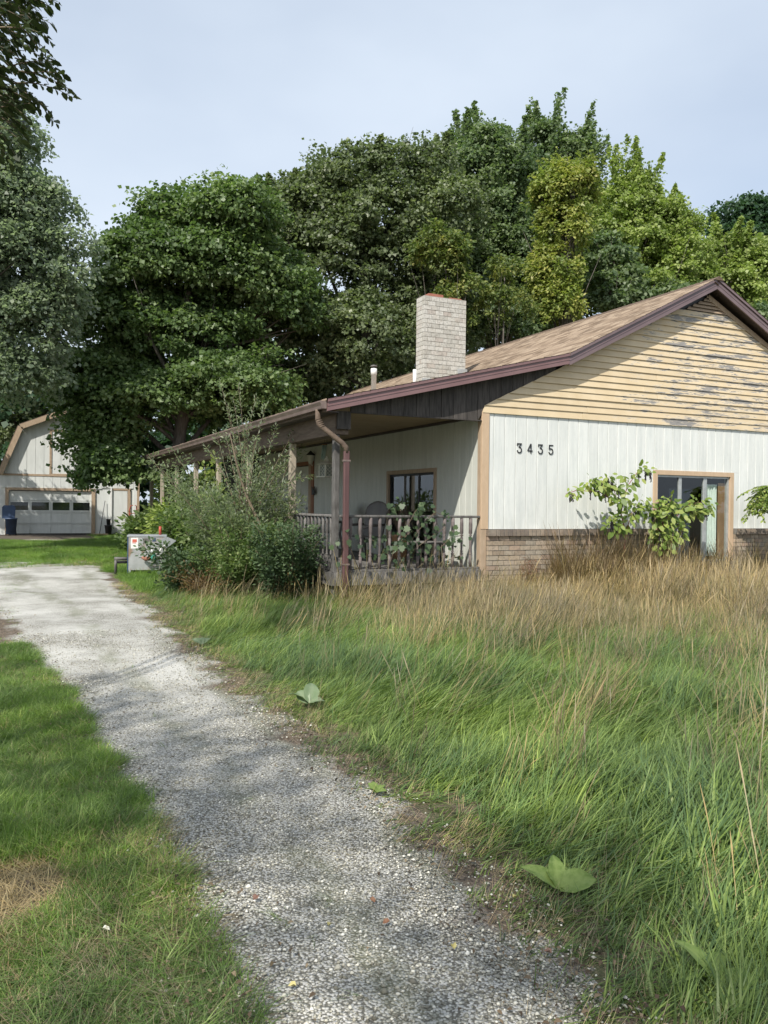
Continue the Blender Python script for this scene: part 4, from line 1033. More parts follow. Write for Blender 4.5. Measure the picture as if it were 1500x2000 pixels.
wc = empty('wind_chime', (-1.45, 3.55, 2.5)); tag(wc, 'pale green tube wind chime hanging just above the cream lantern', 'wind chime')
for i in range(4):
    a = i * 1.57; MB().tube([(.035 * math.cos(a), .035 * math.sin(a), .22), (.035 * math.cos(a) - .03, .035 * math.sin(a), -.03 - .02 * i)], .012, 6).build('tube', simple('pale_teal_metal', (.30, .42, .40), (.42, .55, .52), 8, .4), wc)
MB().lathe([(.06, .22), (.06, .235)], 10).build('top_disc', M_WOODP, wc); MB().tube([(0, 0, .235), (0, 0, .56)], .003, 4).build('cord', M_BLACK, wc)
wl = empty('wall_lantern', (-.10, 8.06, 2.62)); tag(wl, 'small dark wall lantern mounted on the trim beside the entry door', 'wall lamp')
MB().lathe([(.03, -.06), (.06, 0), (.10, .16), (.11, .17)], 6).build('glass_body', M_CREAM, wl); MB().lathe([(.13, .17), (.05, .25), (.012, .29)], 6).build('cap', M_BLACK, wl); MB().tube([(.0, 0, -.04), (.05, 0, -.10), (.085, 0, -.02)], .01, 5).build('bracket', M_CREAM, wl)
bf = empty('butterfly_ornament', (-.045, 7.95, 1.85)); tag(bf, 'black butterfly ornament fixed to the white wall beside the entry door', 'ornament')
for s in (-1, 1): MB().prism([(0, 0, 0), (-.02, s * .05, .12), (-.02, s * .13, .15), (-.01, s * .12, .03), (-.02, s * .10, -.08), (-.01, s * .03, -.06)], (.008, 0, 0)).build('wing', M_BLACK, bf)
MB().tube([(0, 0, -.07), (0, 0, .08)], .012, 6).build('body', M_BLACK, bf)

# porch armchairs with a tall rounded back
def make_chair(loc, rz, label):
    c = empty('porch_chair', loc, rz); tag(c, label, 'chair', 'grey armchairs on the porch')
    M_ = make_chair.m
    arc = [(-.27, .42), (.27, .42)] + [(.29, .85)] + [(.29 * math.cos(a), .93 + .17 * math.sin(a)) for a in [math.pi * i / 8 for i in range(9)]] + [(-.29, .85)]
    m = MB(); n = len(arc)
    m.prism([(x, .24 + (z - .42) * .22, z) for x, z in arc], (0, .035, 0)); m.build('backrest', M_, c)
    m = MB(); m.tube([(x * 1.02, .25 + (z - .42) * .22, z) for x, z in arc[2:]], .022, 6); m.build('back_rim', M_, c)
    MB().prism([(-.27, -.26, .43), (.27, -.26, .43), (.25, .26, .41), (-.25, .26, .41)], (0, 0, .03)).build('seat', M_, c)
    for s in (-1, 1):
        MB().tube([(s * .29, -.27, .60), (s * .31, -.1, .65), (s * .3, .28, .66)], .025, 6).build('armrest', M_, c)
        MB().tube([(s * .27, -.25, 0), (s * .26, -.25, .43), (s * .29, -.27, .60)], .02, 6).build('leg', M_, c)
        MB().tube([(s * .27, .34, 0), (s * .25, .25, .43)], .02, 6).build('leg', M_, c)
    return c
make_chair.m = simple('grey_resin', (.10, .09, .085), (.16, .145, .13), 6, .5)
make_chair((-.95, 2.75, DECK), rad(-72), 'grey high-backed porch chair right of the corner post')
make_chair((-.75, 5.1, DECK), rad(-110), 'grey high-backed porch chair left of the corner post, under the lantern')
tb = empty('low_table', (-.62, .62, DECK)); tag(tb, 'low grey table with clutter on the porch beside the house corner', 'table')
MB().lathe([(.02, .40), (.36, .405), (.37, .43), (.02, .435)], 14).build('table_top', M_GREYWOOD, tb)
for a in (0.4, 1.97, 3.54, 5.1): MB().tube([(.25 * math.cos(a), .25 * math.sin(a), .40), (.3 * math.cos(a), .3 * math.sin(a), 0)], .018, 6).build('leg', M_BLACK, tb)
pt = empty('hanging_planter', (-.55, 1.95, DECK)); tag(pt, 'tall brown pot of dead foliage on the porch between chair and glass door', 'planter')
MB().lathe([(.12, 0), (.16, .45), (.18, .47), (.18, .5), (.14, .5)], 12).build('pot', M_WOODP, pt)
m = MB()
for i in range(60):
    a = i * 2.4; r = .1 + .16 * random.random(); z = .75 + .3 * random.random(); m.tube([(.03 * math.cos(a), .03 * math.sin(a), .48), (r * .6 * math.cos(a), r * .6 * math.sin(a), z), (r * 1.2 * math.cos(a), r * 1.2 * math.sin(a), z - .08)], [.006, .005, .002], 4)
m.build('dead_foliage', M_STEM, pt)

# ================================================================== TREES
G_MAPLE = leaf_mat('maple_leaves', [(.036,.066,.024),(.080,.135,.048),(.145,.215,.085),(.24,.31,.15)], gloss=.5)
G_MAPLE2 = leaf_mat('olive_maple_leaves', [(.045,.066,.033),(.095,.13,.065),(.17,.21,.115),(.27,.31,.19)], gloss=.5)
G_SILVER = leaf_mat('silver_green_leaves', [(0.052,0.081,0.052),(0.094,0.136,0.090),(0.167,0.213,0.144),(0.270,0.316,0.230)], back=(0.30, 0.36, 0.30))
G_TALL = leaf_mat('tall_tree_leaves', [(.045,.078,.042),(.10,.155,.08),(.18,.24,.13),(.27,.33,.20)])
G_LIME = leaf_mat('yellow_green_leaves', [(.11,.165,.045),(.20,.275,.08),(.31,.38,.13),(.42,.47,.19)])
G_VINE = leaf_mat('vine_leaves', [(.10,.15,.04),(.18,.24,.065),(.29,.335,.10),(.43,.41,.14)])
G_DARK = leaf_mat('dark_blue_green_leaves', [(0.023, 0.055, 0.031), (0.047, 0.094, 0.055), (0.078, 0.140, 0.078)])
G_BUSH = leaf_mat('bush_leaves', [(.034,.066,.026),(.072,.122,.046),(.13,.19,.072),(.225,.28,.115)])
G_OLIVE = leaf_mat('autumn_olive_leaves', [(.040,.068,.032),(.085,.128,.058),(.15,.20,.095),(.25,.29,.165)], back=(0.29, 0.33, 0.24), gloss=.5)
G_POKE = leaf_mat('pokeweed_leaves', [(0.09, 0.15, 0.03), (0.16, 0.235, 0.05), (0.25, 0.32, 0.08), (0.36, 0.40, 0.13)], transl=.3)
G_GRAPE = leaf_mat('grape_leaves', [(.03,.058,.03),(.06,.10,.05),(.11,.16,.08)], transl=.25)

tree('maple_tree', 'large dense dark green maple overhanging the right side of the garage', 'tree', 28.5,
     [(360,440,80,60,1),(465,415,66,54),(300,520,95,85),(430,530,120,110,1),(240,635,95,80),(360,670,125,105,1),(520,590,90,120,2),(215,745,90,75),(330,790,125,75),(450,770,110,85),(185,790,60,45),
      (205,850,55,45,-1),(208,900,46,52,-1.5),(208,932,34,36,-2),(225,915,30,40,-2.2),(150,790,38,28,-1)], G_MAPLE, 190000, .15, trunk_px=330, r0=.3, top_px=(380, 470), clump=.72, flat=.42, spires=0, n_limbs=16)
tree('maple_tree', 'broad olive green maple rising straight behind the porch roof and chimney', 'tree', 33,
     [(620,435,75,80),(700,350,58,76),(785,350,64,74,1),(840,345,42,70,2),(660,520,110,110),(780,520,105,110,1),(590,650,100,100),(715,670,110,105,-1),(830,630,90,115,1),(560,765,90,62),(700,745,100,60),(640,365,50,60),(745,430,95,80),(560,480,60,70),(870,430,60,90,1),(565,425,48,58),(598,385,42,48),(538,415,48,52,2),(520,470,60,70,3)], G_MAPLE2, 195000, .15, trunk_px=700, r0=.32, top_px=(720, 400), clump=.72, flat=.5, spires=50, spire_h=.38, sprigs=.32, n_limbs=18)
tree('broadleaf_tree', 'tall mid green tree with a spiky top right behind the chimney', 'tree', 38,
     [(955,305,42,62),(905,335,48,62),(1000,350,34,60),(950,430,85,85),(1010,520,85,90),(930,600,100,90),(890,480,70,90),(1040,620,80,70),(980,640,80,60,-3)], G_TALL, 110000, .16, trunk_px=950, r0=.28, top_px=(955, 340), clump=.62, flat=.6, spires=60, spire_h=.8)
tree('broadleaf_tree', 'tallest tree of the row with a feathery twin top against the sky', 'tree', 44,
     [(1052,285,24,50),(1095,310,30,50),(1130,310,20,45),(1075,380,62,55),(1030,450,80,80),(1130,380,30,50),(1180,520,60,80)], G_TALL, 56000, .175, trunk_px=1075, r0=.25, top_px=(1065, 300), clump=.6, flat=.6, spires=70, spire_h=1.05)
G_VINE2 = leaf_mat('mixed_vine_leaves', [(.05,.085,.035),(.11,.16,.055),(.21,.25,.085),(.38,.36,.13)])
vs = tree('vine_covered_snag', 'dead trunk wrapped in a column of yellow green vine behind the roof', 'tree', 34,
     [(1108,372,48,44),(1078,388,32,32),(1098,450,40,55),(1090,530,38,58),(1085,600,38,58),(1130,352,24,26)], G_VINE, 30000, .17, 'oval', trunk_px=1085, r0=.22, top_px=(1118, 325), clump=.42, flat=1.1, n_limbs=10, shell=.8)
tree('vine_clad_sapling', 'sapling smothered in yellowing vine just right of the chimney top', 'tree', 31,
     [(858,486,38,34),(838,500,20,30),(880,520,30,40),(900,570,30,45),(875,590,26,40)], G_VINE2, 6500, .16, 'oval', trunk_px=880, r0=.1, top_px=(870, 490), clump=.4, flat=1.0, n_limbs=5, shell=.8)
tree('vine_clad_sapling', 'thin sapling hung with yellow green vine between the chimney and the vine column', 'tree', 31.5,
     [(985,540,22,34),(968,590,22,34),(1000,600,22,40),(950,630,30,40)], G_VINE2, 3600, .15, 'oval', trunk_px=975, r0=.08, top_px=(985, 540), clump=.35, flat=1.0, n_limbs=4, shell=.8)
tree('broadleaf_tree', 'bright yellow green tree with upswept branches right of the vine column', 'tree', 41,
     [(1215,405,48,48),(1250,385,35,45),(1290,430,40,38),(1225,480,80,80),(1330,450,38,36),(1320,520,70,60),(1190,560,70,70),(1270,580,90,60)], G_LIME, 72000, .155, trunk_px=1235, r0=.2, top_px=(1235, 430), clump=.6, flat=.55, spires=80, spire_h=1.0)
tree('broadleaf_tree', 'rounded yellowish green tree above the roof ridge near the right edge', 'tree', 43,
     [(1430,500,60,40),(1490,515,50,55),(1400,560,80,50),(1480,600,80,50),(1540,560,60,70)], G_LIME, 34000, .18, trunk_px=1440, r0=.2, top_px=(1440, 480), clump=.7, flat=.5, spires=24, spire_h=.7)
tree('broadleaf_tree', 'dark blue green tree standing farthest back at the right edge', 'tree', 56,
     [(1435,430,45,38),(1480,425,55,42),(1540,450,60,60),(1470,500,90,70)], G_DARK, 18000, .27, trunk_px=1480, r0=.3, top_px=(1480, 430), clump=1.0, flat=.5)
tree('broadleaf_tree', 'medium green tree filling the gap below the yellow green crown over the ridge', 'tree', 39,
     [(1180,500,50,55),(1190,580,80,60),(1330,600,90,45),(1420,640,90,45)], G_TALL, 20000, .2, trunk_px=1200, r0=.18, top_px=(1190, 480), clump=.6, flat=.5)
tree('silver_leaved_tree', 'tall silvery green tree along the left edge above the garage', 'tree', 24,
     [(-20,270,85,95),(-5,400,110,90),(25,500,105,85),(142,480,38,18),(108,400,38,26),(100,590,55,60),(25,640,110,90),(-90,500,150,150),(-120,330,130,120),(165,545,22,14),(-20,740,120,70),(50,730,60,45),(-105,700,80,70,7),(-115,790,55,50,9)], G_SILVER, 140000, .125, 'leaf4', trunk_px=-60, r0=.3, top_px=(-20, 260), clump=.55, flat=.6, droop=.25, spires=50, spire_h=.5, n_limbs=14, fold=.2)
tree('woodland_tree', 'dark woodland tree behind the left side of the garage roof', 'tree', 46,
     [(20,700,110,90),(110,760,90,80),(-80,760,110,110),(60,850,110,80)], G_MAPLE2, 20000, .25, trunk_px=40, r0=.25, top_px=(40, 680), clump=.8)
# thicket that closes the view low down, behind house and garage
def thicket():
    lob = []
    for x in range(-160, 1700, 55):
        d = 48 + 5 * math.sin(x * .7); h = 640 + 60 * math.sin(x * .013) + 40 * math.sin(x * .05) + (60 if x < 250 else 0)
        for y in range(int(h), 1010, 75): lob.append((x + RNG.uniform(-20, 20), y + RNG.uniform(-20, 20), 62, 60, d - 48 + RNG.uniform(-2, 2)))
    for x in range(210, 470, 40):
        for y in (860, 920, 985): lob.append((x, y, 42, 45, -6))
    lobes = px_lobes(48, lob, 1.0)
    P, D, N, tint, C = crown_points(lobes, 80000, 1.1, .6, shell=.4); k = P[:, 2] > 0
    o = leaf_object('distant_thicket', P[k], D[k], N[k], .36 * (.6 + .8 * RNG.random(k.sum())), G_DARK, 'leaf4', None, tint[k])
    tag(o, 'dark tangle of undergrowth closing the view behind the house and garage', 'undergrowth', kind='stuff')
thicket()

# near tree on the left: one bough hangs into the top corner, its crown shades the drive
def leafy_twigs(name, starts, mat, parent, L=.075, shape='oval', seg=9, droop=.5, twig_len=(.5, 1.1), stem_mat=M_STEM, bias=(0, 0, 0), pairs=.05):
    P, D, N = [], [], []; m = MB()
    for s, d in starts:
        p = Vector(s); d = Vector(d).normalized(); ln_ = random.uniform(*twig_len); n = max(3, int(ln_ / pairs)); pts = [p.copy()]
        for i in range(n):
            d = (d + Vector((random.uniform(-.12, .12), random.uniform(-.12, .12), -droop * .06)) + Vector(bias) * .04).normalized()
            p = p + d * (ln_ / n); pts.append(p.copy())
            side = d.cross(Vector((0, 0, 1)));
            if side.length < .05: side = Vector((1, 0, 0))
            side.normalize(); sg = 1 if i % 2 else -1
            ld = (d * .55 + side * sg * .9 + Vector((random.uniform(-.25, .25), random.uniform(-.25, .25), random.uniform(-.35, .15)))).normalized()
            P.append(p); D.append(ld); N.append((Vector((0, 0, 1)) * .8 + Vector((random.uniform(-.7, .7), random.uniform(-.7, .7), random.uniform(-.2, .3)))).normalized())
        m.tube(pts[::2] if len(pts) > 4 else pts, [max(.0025, .007 * (1 - i / len(pts[::2] if len(pts) > 4 else pts))) for i in range(len(pts[::2] if len(pts) > 4 else pts))], 4)
    P, D, N = np.array(P), np.array(D), np.array(N)
    leaf_object(name, P, D, N, L * (.65 + .6 * RNG.random(len(P))), mat, shape, parent)
    m.build('twigs', stem_mat, parent)
def near_tree():
    base = (-13.6, -10.6, 0); root = empty('shade_tree', base); tag(root, 'near tree whose leafy bough hangs into the top left corner', 'tree')
    lob = [(-15.2, -9.4, 8.8, 2.2, 2.6, 2.2), (-15.5, -13, 9, 2.4, 3, 2), (-14.6, -15.2, 9.4, 2.2, 2.3, 2.0)]
    P, D, N, tint, C = crown_points(lob, 5200, .8, .6, shell=.3)
    o = leaf_object('crown', P, D, N, .13 * (.7 + .6 * RNG.random(len(P))), G_MAPLE, 'oval', root, tint); o.location = -Vector(base)
    before = set(root.children)
    trunk_limbs(root, base, (-14.0, -11.4, 10.5), .24, [tuple(c) for c in C[:20]], n_limbs=10)
    q = at(20, 40, 6.6); m = MB(); tw = []
    for (x, y, dd) in ((-60, -60, 7.0), (-40, 60, 6.6), (-50, 150, 6.9), (-70, 220, 6.4), (-50, -10, 6.3)):
        e = Vector(at(x, y, dd)); s = Vector((-13.7, -10.7, 6.2)); mm_ = s.lerp(e, .55) + Vector((0, 0, .9)); m.tube([s, mm_, e], [.03, .018, .007], 5)
    m.build('low_bough', M_BARK, root)
    for i in range(125):
        x = random.uniform(-110, 38); y = random.uniform(-60, 240) * (1 if x < 10 else .85); e = Vector(at(x, y, random.uniform(6.0, 7.4)))
        tw.append((e, Vector((ROT[0][0], ROT[1][0], ROT[2][0])) * random.uniform(.5, 1.0) + Vector((0, 0, random.uniform(-.55, .25))) + Vector((random.uniform(-.2, .2), random.uniform(-.4, .4), 0))))
    leafy_twigs('bough_leaves', tw, leaf_mat('bough_leaves', [(.02, .035, .014), (.04, .06, .022), (.07, .095, .035)], transl=.2), root, L=.085, twig_len=(.25, .5), pairs=.028, droop=.6)
    for ch in root.children:
        if ch not in before: ch.location = -Vector(base)
near_tree()

# ================================================================== SHRUBS AND WEEDS
def shrub(name, label, cat, base, stems, height, spread, mat, L, shape='oval', leaves=900, top=None, lean=(0, 0), stem_mat=M_STEM, clumpy=.25, flat=.7, group=None, arch=.5, low=.12, r=.012, twiggy=0):
    root = empty(name, base); tag(root, label, cat, group); m = MB(); P, D, N, T = [], [], [], []; tw = []
    rs = random.Random(hash(label) % 1000 if False else len(label) * 7 + int(base[0] * 10))
    for s in range(stems):
        a = rs.uniform(0, 6.28); h = height * rs.uniform(.45, 1.05); sp = spread * rs.uniform(.25, 1.0)
        pts = []
        for i in range(7):
            f = i / 6; pts.append(Vector((sp * math.cos(a) * f ** (1 + arch) + lean[0] * f + rs.uniform(-.03, .03), sp * math.sin(a) * f ** (1 + arch) + lean[1] * f + rs.uniform(-.03, .03), h * (f - .12 * arch * f * f))))
        rr_ = r * (1.4 if s == 0 else 1); m.tube(pts, [rr_ * (1 - .8 * i / 6) for i in range(7)], 5)
        k = leaves // stems
        f = low + (1 - low) * np.array([rs.random() ** .8 for _ in range(k)]); seg = f * 6
        i0 = np.minimum(seg.astype(int), 5); fr = (seg - i0)[:, None]; pa = np.array(pts)
        c = pa[i0] * (1 - fr) + pa[i0 + 1] * fr
        wob = RNG.normal(size=(k, 3)) * clumpy * (1.15 - f[:, None] * .75); wob[:, 2] *= flat
        P.append(c + wob); T.append(np.clip(.25 + .45 * RNG.random(k) + .25 * f + .1 * math.sin(s * 3), 0, 1))
        tan = unit(pa[i0 + 1] - pa[i0]); D.append(unit(tan * .5 + unit(wob) * .9 + rand_dirs(k) * .5)); N.append(unit(np.array([0, 0, .9]) + rand_dirs(k) * .75))
    P = np.concatenate(P); P[:, 2] = np.abs(P[:, 2])
    m.build('stems', stem_mat, root)
    leaf_object('foliage', P, np.concatenate(D), np.concatenate(N), L * (.6 + .7 * RNG.random(len(P))), mat, shape, root, np.concatenate(T))
    return root
def gp(x, y, Y=None):
    r = ROT @ _cd(x, y); t = (0 - CAM[2]) / r[2]; return CAM + r * t
# autumn olive at the porch: a big silvery bush with whippy shoots
ao = shrub('autumn_olive_shrub', 'tall silvery green shrub with leaning trunk and whippy shoots before the porch', 'shrub', (-3.35, 2.35, 0), 30, 2.55, 1.45, G_OLIVE, .078, 'narrow', 17000, lean=(-.2, .0), clumpy=.2, flat=1.0, r=.014, arch=.25)
def shoots():
    st = []; base = Vector((-3.35, 2.35, 0))
    tips = [(430, 745, 14.8), (465, 750, 14.6), (500, 775, 14.5), (600, 805, 14.2), (585, 850, 14.2), (520, 790, 14.3), (445, 790, 14.4), (480, 820, 14.2), (420, 840, 14.6), (455, 775, 14.8), (540, 830, 14.1), (400, 870, 14.6), (560, 900, 14.0), (610, 930, 13.9), (470, 870, 14.0), (500, 850, 13.9), (440, 850, 14.3)]
    m = MB(); P, D, N = [], [], []
    for i, (x, y, d) in enumerate(tips):
        e = Vector(at(x, y, d)) - base; s = Vector((random.uniform(-.2, .2), random.uniform(-.2, .2), 1.0 + .5 * random.random()))
        md = s.lerp(e, .5) + Vector((random.uniform(-.1, .1), random.uniform(-.1, .1), .1)); pts = [s, s.lerp(md, .5), md, md.lerp(e, .55) + Vector((0, 0, .04)), e]
        m.tube(pts, [.010, .008, .006, .004, .002], 4); n = 150 if i < 3 else 110
        for k in range(n):
            f = .15 + .85 * k / n; j = min(3, int(f * 4)); p = pts[j].lerp(pts[j + 1], f * 4 - j); t = (pts[j + 1] - pts[j]).normalized()
            o = Vector(tuple(rand_dirs(1)[0])); rad_ = (.20 * (1 - f) + .03); P.append(p + o * rad_ * random.random()); D.append((t * .8 + o).normalized()); N.append((Vector((0, 0, 1)) + o.orthogonal() * .8).normalized())
    leaf_object('shoot_leaves', np.array(P), np.array(D), np.array(N), .07 * (.6 + .7 * RNG.random(len(P))), G_OLIVE, 'narrow', ao)
    a, b, c, d_ = (Vector(at(*q)) - base for q in ((462, 905, 13.6), (478, 960, 13.6), (505, 1020, 13.5), (535, 1110, 13.5)))
    m.tube([d_ - Vector((0, 0, .35)), d_, c, b, a, a + Vector((-.12, 0, .5))], [.04, .035, .03, .026, .018, .006], 6); m.build('shoots', M_STEM, ao)
shoots()
shrub('leafy_bush', 'bright green leafy bush right of the boiler cabinet', 'shrub', (-3.3, 7.6, 0), 18, 1.5, .75, G_BUSH, .12, 'oval', 5000, clumpy=.28)
shrub('leafy_bush', 'yellow flecked bush behind the boiler cabinet under the far porch posts', 'shrub', (-3.0, 10.6, 0), 16, 1.45, .8, G_LIME, .13, 'oval', 5500, clumpy=.3)
shrub('leafy_bush', 'green bush climbing over the far end of the porch beside the garage', 'shrub', (-3.1, 14.0, 0), 16, 1.25, .9, G_BUSH, .16, 'oval', 5500, clumpy=.35)
shrub('leafy_bush', 'dark bush at the garage corner near the hand truck', 'shrub', (-.1, 25.0, 0), 14, 1.7, .7, G_MAPLE2, .2, 'oval', 4500, clumpy=.4)
shrub('leafy_bush', 'lush green bush between the boiler cabinet and the silvery shrub', 'shrub', (-3.3, 5.0, 0), 18, 1.75, .8, G_BUSH, .10, 'oval', 6500, clumpy=.25)
shrub('leafy_bush', 'bush seen through the far end of the porch, sunlit yellow green', 'shrub', (-.6, 20.5, 0), 16, 2.7, 1.3, G_LIME, .2, 'oval', 5500, clumpy=.5)
shrub('leafy_bush', 'large green bush behind the far porch end, left of its last post', 'shrub', (-.7, 22.0, 0), 16, 2.5, 1.0, G_BUSH, .2, 'oval', 5500, clumpy=.5)
shrub('leafy_bush', 'low dense dark green bush against the side railing at the corner post', 'shrub', (-3.15, .65, 0), 34, 1.25, .8, G_GRAPE, .055, 'oval', 12000, clumpy=.13, arch=.2)
shrub('leafy_bush', 'wide dark green bush in front of the silvery shrub, left of the corner post', 'shrub', (-3.7, 1.4, 0), 34, 1.3, .8, G_BUSH, .055, 'oval', 11000, clumpy=.13, arch=.2)
shrub('leafy_bush', 'shrubby weeds under the leaning trunk beside the long grass', 'shrub', (-4.3, 2.6, 0), 20, .95, .8, G_GRAPE, .07, 'oval', 8000, clumpy=.17)
shrub('leafy_bush', 'leafy weeds at the driveway edge in front of the boiler cabinet', 'shrub', (-3.8, 4.2, 0), 16, .5, .4, G_BUSH, .07, 'oval', 2200, clumpy=.16)
shrub('leafy_bush', 'small weedy bush just right of the boiler cabinet feet', 'shrub', (-3.1, 6.8, 0), 12, .7, .3, G_BUSH, .09, 'oval', 3000, clumpy=.16)
shrub('leafy_bush', 'tall loose green shrub rising in front of the middle porch posts', 'shrub', (-3.1, 8.8, 0), 10, 1.9, .6, G_BUSH, .12, 'oval', 4200, clumpy=.25)
shrub('leafy_bush', 'lime green sprig of leaves reaching the beam at the fourth post', 'shrub', (-3.0, 6.6, 0), 5, 2.65, .25, G_LIME, .11, 'oval', 700, clumpy=.13)
shrub('dry_brush', 'rust brown dead weeds at the foot of the silvery shrub', 'weeds', (-4.15, 1.6, 0), 24, .55, .8, leaf_mat('dead_weed', [(0.10, .06, .03), (.2, .12, .06), (.3, .2, .1)]), .045, 'narrow', 3800, clumpy=.12)
shrub('dry_brush', 'reddish brown dead weed at the foot of the corner brickwork', 'weeds', (.75, -.28, 0), 12, .72, .25, leaf_mat('dead_weed_red', [(0.12, .05, .035), (.2, .09, .06), (.28, .15, .09)]), .035, 'narrow', 900, clumpy=.09)

# pokeweeds against the sunny wall
def poke(base, label, branches, n_leaf):
    root = empty('pokeweed', base); tag(root, label, 'pokeweed', 'pokeweeds growing against the gable wall'); n_leaf = int(n_leaf * 1.7); m = MB(); P, D, N, L = [], [], [], []; bp = []
    b0 = Vector(base)
    for tips, r in branches:
        pts = [Vector(p) - b0 for p in tips]; m.tube(pts, [r * (1 - .7 * i / (len(pts) - 1)) for i in range(len(pts))], 6)
        tot = len(pts) - 1
        for k in range(n_leaf):
            f = .25 + .75 * (k + random.random()) / n_leaf; j = min(tot - 1, int(f * tot)); p = pts[j].lerp(pts[j + 1], f * tot - j)
            o = Vector((random.uniform(-1, 1), random.uniform(-1, .5), random.uniform(-.5, .7))).normalized(); q = p + o * random.uniform(.01, .17) * (1.2 - f * .4)
            P.append(q); D.append((o * .7 + Vector((0, -.15, random.uniform(-1.1, .15)))).normalized()); N.append((Vector((-.35, -.75, .6)) + Vector((random.uniform(-.6, .6), random.uniform(-.5, .5), random.uniform(-.4, .4)))).normalized()); L.append(random.uniform(.09, .19) * (1.15 - .55 * f))
        for k in range(5):
            f = random.uniform(.45, 1); j = min(tot - 1, int(f * tot)); p = pts[j].lerp(pts[j + 1], f * tot - j); bp.append(p)
    leaf_object('leaves', np.array(P), np.array(D), np.array(N), np.array(L), G_POKE, 'oval', root)
    m.build('stems', M_STEMRED, root)
    for p in bp:
        rc = MB(); n = random.randint(9, 15); d = Vector((random.uniform(-.04, .04), -.03, 0)); y = Vector((random.uniform(-.08, .08), -.07, -.02)); 
        rc.tube([p, p + y, p + y + Vector((0, 0, -.012 * n))], .003, 4)
        for i in range(n):
            for _ in range(2):
                c = p + y + Vector((random.uniform(-.011, .011), random.uniform(-.011, .011), -.012 * i - .01)); s = .011
                rc.add([c + Vector(v) * s for v in ((1, 0, 0), (0, 1, 0), (-1, 0, 0), (0, -1, 0), (0, 0, 1), (0, 0, -1))], [(0, 1, 4), (1, 2, 4), (2, 3, 4), (3, 0, 4), (1, 0, 5), (2, 1, 5), (3, 2, 5), (0, 3, 5)], True)
        rc.build('berry_cluster', simple('dark_berries', (.012, .010, .018), (.03, .015, .03), 30, .3) if not bpy.data.materials.get('dark_berries') else bpy.data.materials['dark_berries'], root)
def wy(x, y, Y=-.45):
    r = ROT @ _cd(x, y); t = (Y - CAM[1]) / r[1]; return tuple(CAM + r * t)
poke((2.62, -.42, 0), 'pokeweed arching left across the white wall, clear of the door', [
    ([(2.62, -.42, 0), wy(1222, 1040), wy(1208, 985), wy(1170, 960), wy(1125, 958), wy(1105, 965)], .016),
    ([wy(1215, 1010), wy(1200, 960), wy(1185, 930)], .010), ([wy(1213, 1000), wy(1225, 950), wy(1248, 918), wy(1268, 922)], .011),
    ([wy(1222, 1040), wy(1235, 1000), wy(1252, 975)], .009), ([wy(1190, 975), wy(1165, 940), wy(1150, 945)], .007), ([wy(1224, 1045), wy(1200, 1030), wy(1190, 1010)], .007)], 34)
poke((3.42, -.42, 0), 'bushy pokeweed in front of the left pane of the glass door', [
    ([(3.42, -.42, 0), wy(1300, 1050), wy(1292, 1010), wy(1285, 975)], .018), ([wy(1298, 1060), wy(1320, 1010), wy(1345, 985), wy(1375, 980)], .013),
    ([wy(1296, 1050), wy(1305, 1000), wy(1310, 975)], .010), ([wy(1296, 1070), wy(1318, 1045), wy(1330, 1010)], .010), ([wy(1290, 1040), wy(1275, 1010), wy(1272, 985)], .009), ([wy(1330, 1000), wy(1360, 1000), wy(1385, 990)], .008), ([wy(1298, 1085), wy(1290, 1060), wy(1282, 1040)], .008)], 46)
sh = shrub('overhanging_shrub', 'leafy shrub branch reaching in from the right edge across the white wall', 'shrub', (7.1, -.75, 0), 5, 2.2, .5, G_BUSH, .07, 'narrow', 900, clumpy=.15, low=.6)
bq = Vector((7.1, -.75, 0)); tw = []
for i in range(70):
    a = Vector(wy(1505 + random.uniform(-10, 40), random.uniform(945, 975), -.7)) - bq; tw.append((a, Vector((-1, random.uniform(-.2, .2), random.uniform(-.35, .12)))))
leafy_twigs('branch_leaves', tw, G_POKE, sh, L=.07, shape='oval', twig_len=(.3, .8), pairs=.018, droop=.45, stem_mat=M_STEMG)

# grapevine through the front railing
def vine():
    base = (-1.4, -.12, 0); root = empty('grapevine', base); tag(root, 'grapevine with broad leaves climbing through the front porch railing', 'vine'); b0 = Vector(base); m = MB(); P, D, N, L = [], [], [], []
    def q(x, y, Y): return Vector(wy(x, y, Y)) - b0
    runs = [[(790, 1120), (800, 1060), (790, 1010), (775, 985)], [(800, 1060), (830, 1020), (850, 1000), (875, 1010)], [(815, 1110), (850, 1080), (880, 1050), (905, 1045)], [(780, 1100), (750, 1080), (735, 1060), (720, 1050)], [(800, 1080), (840, 1050), (870, 1030)], [(700, 1110), (680, 1060), (668, 1055)], [(830, 1100), (860, 1100), (900, 1085)], [(790, 1040), (810, 1000), (820, 990)], [(760, 1110), (770, 1070), (800, 1040)]]
    for i, r_ in enumerate(runs):
        Y = -.1 if i % 3 else .2; pts = [q(x, y, Y) for x, y in r_]; m.tube(pts, .006, 4)
        for k in range(26 if i != 5 else 14):
            f = random.random() ** .8 * (len(pts) - 1); j = min(len(pts) - 2, int(f)); p = pts[j].lerp(pts[j + 1], f - j) + Vector((random.gauss(0, .11), random.uniform(-.14, .14), random.gauss(0, .09)))
            P.append(p); D.append((random.uniform(-.6, .6), random.uniform(-.5, 0), random.uniform(-1, .1))); N.append((random.uniform(-1, .5), -1, random.uniform(-.2, 1.2))); L.append(random.uniform(.04, .075) + (.06 * random.random() ** 2))
    leaf_object('leaves', np.array(P), np.array(D, float), unit(np.array(N, float)), np.array(L), G_GRAPE, 'palmate', root); m.build('stems', M_STEM, root)
vine()

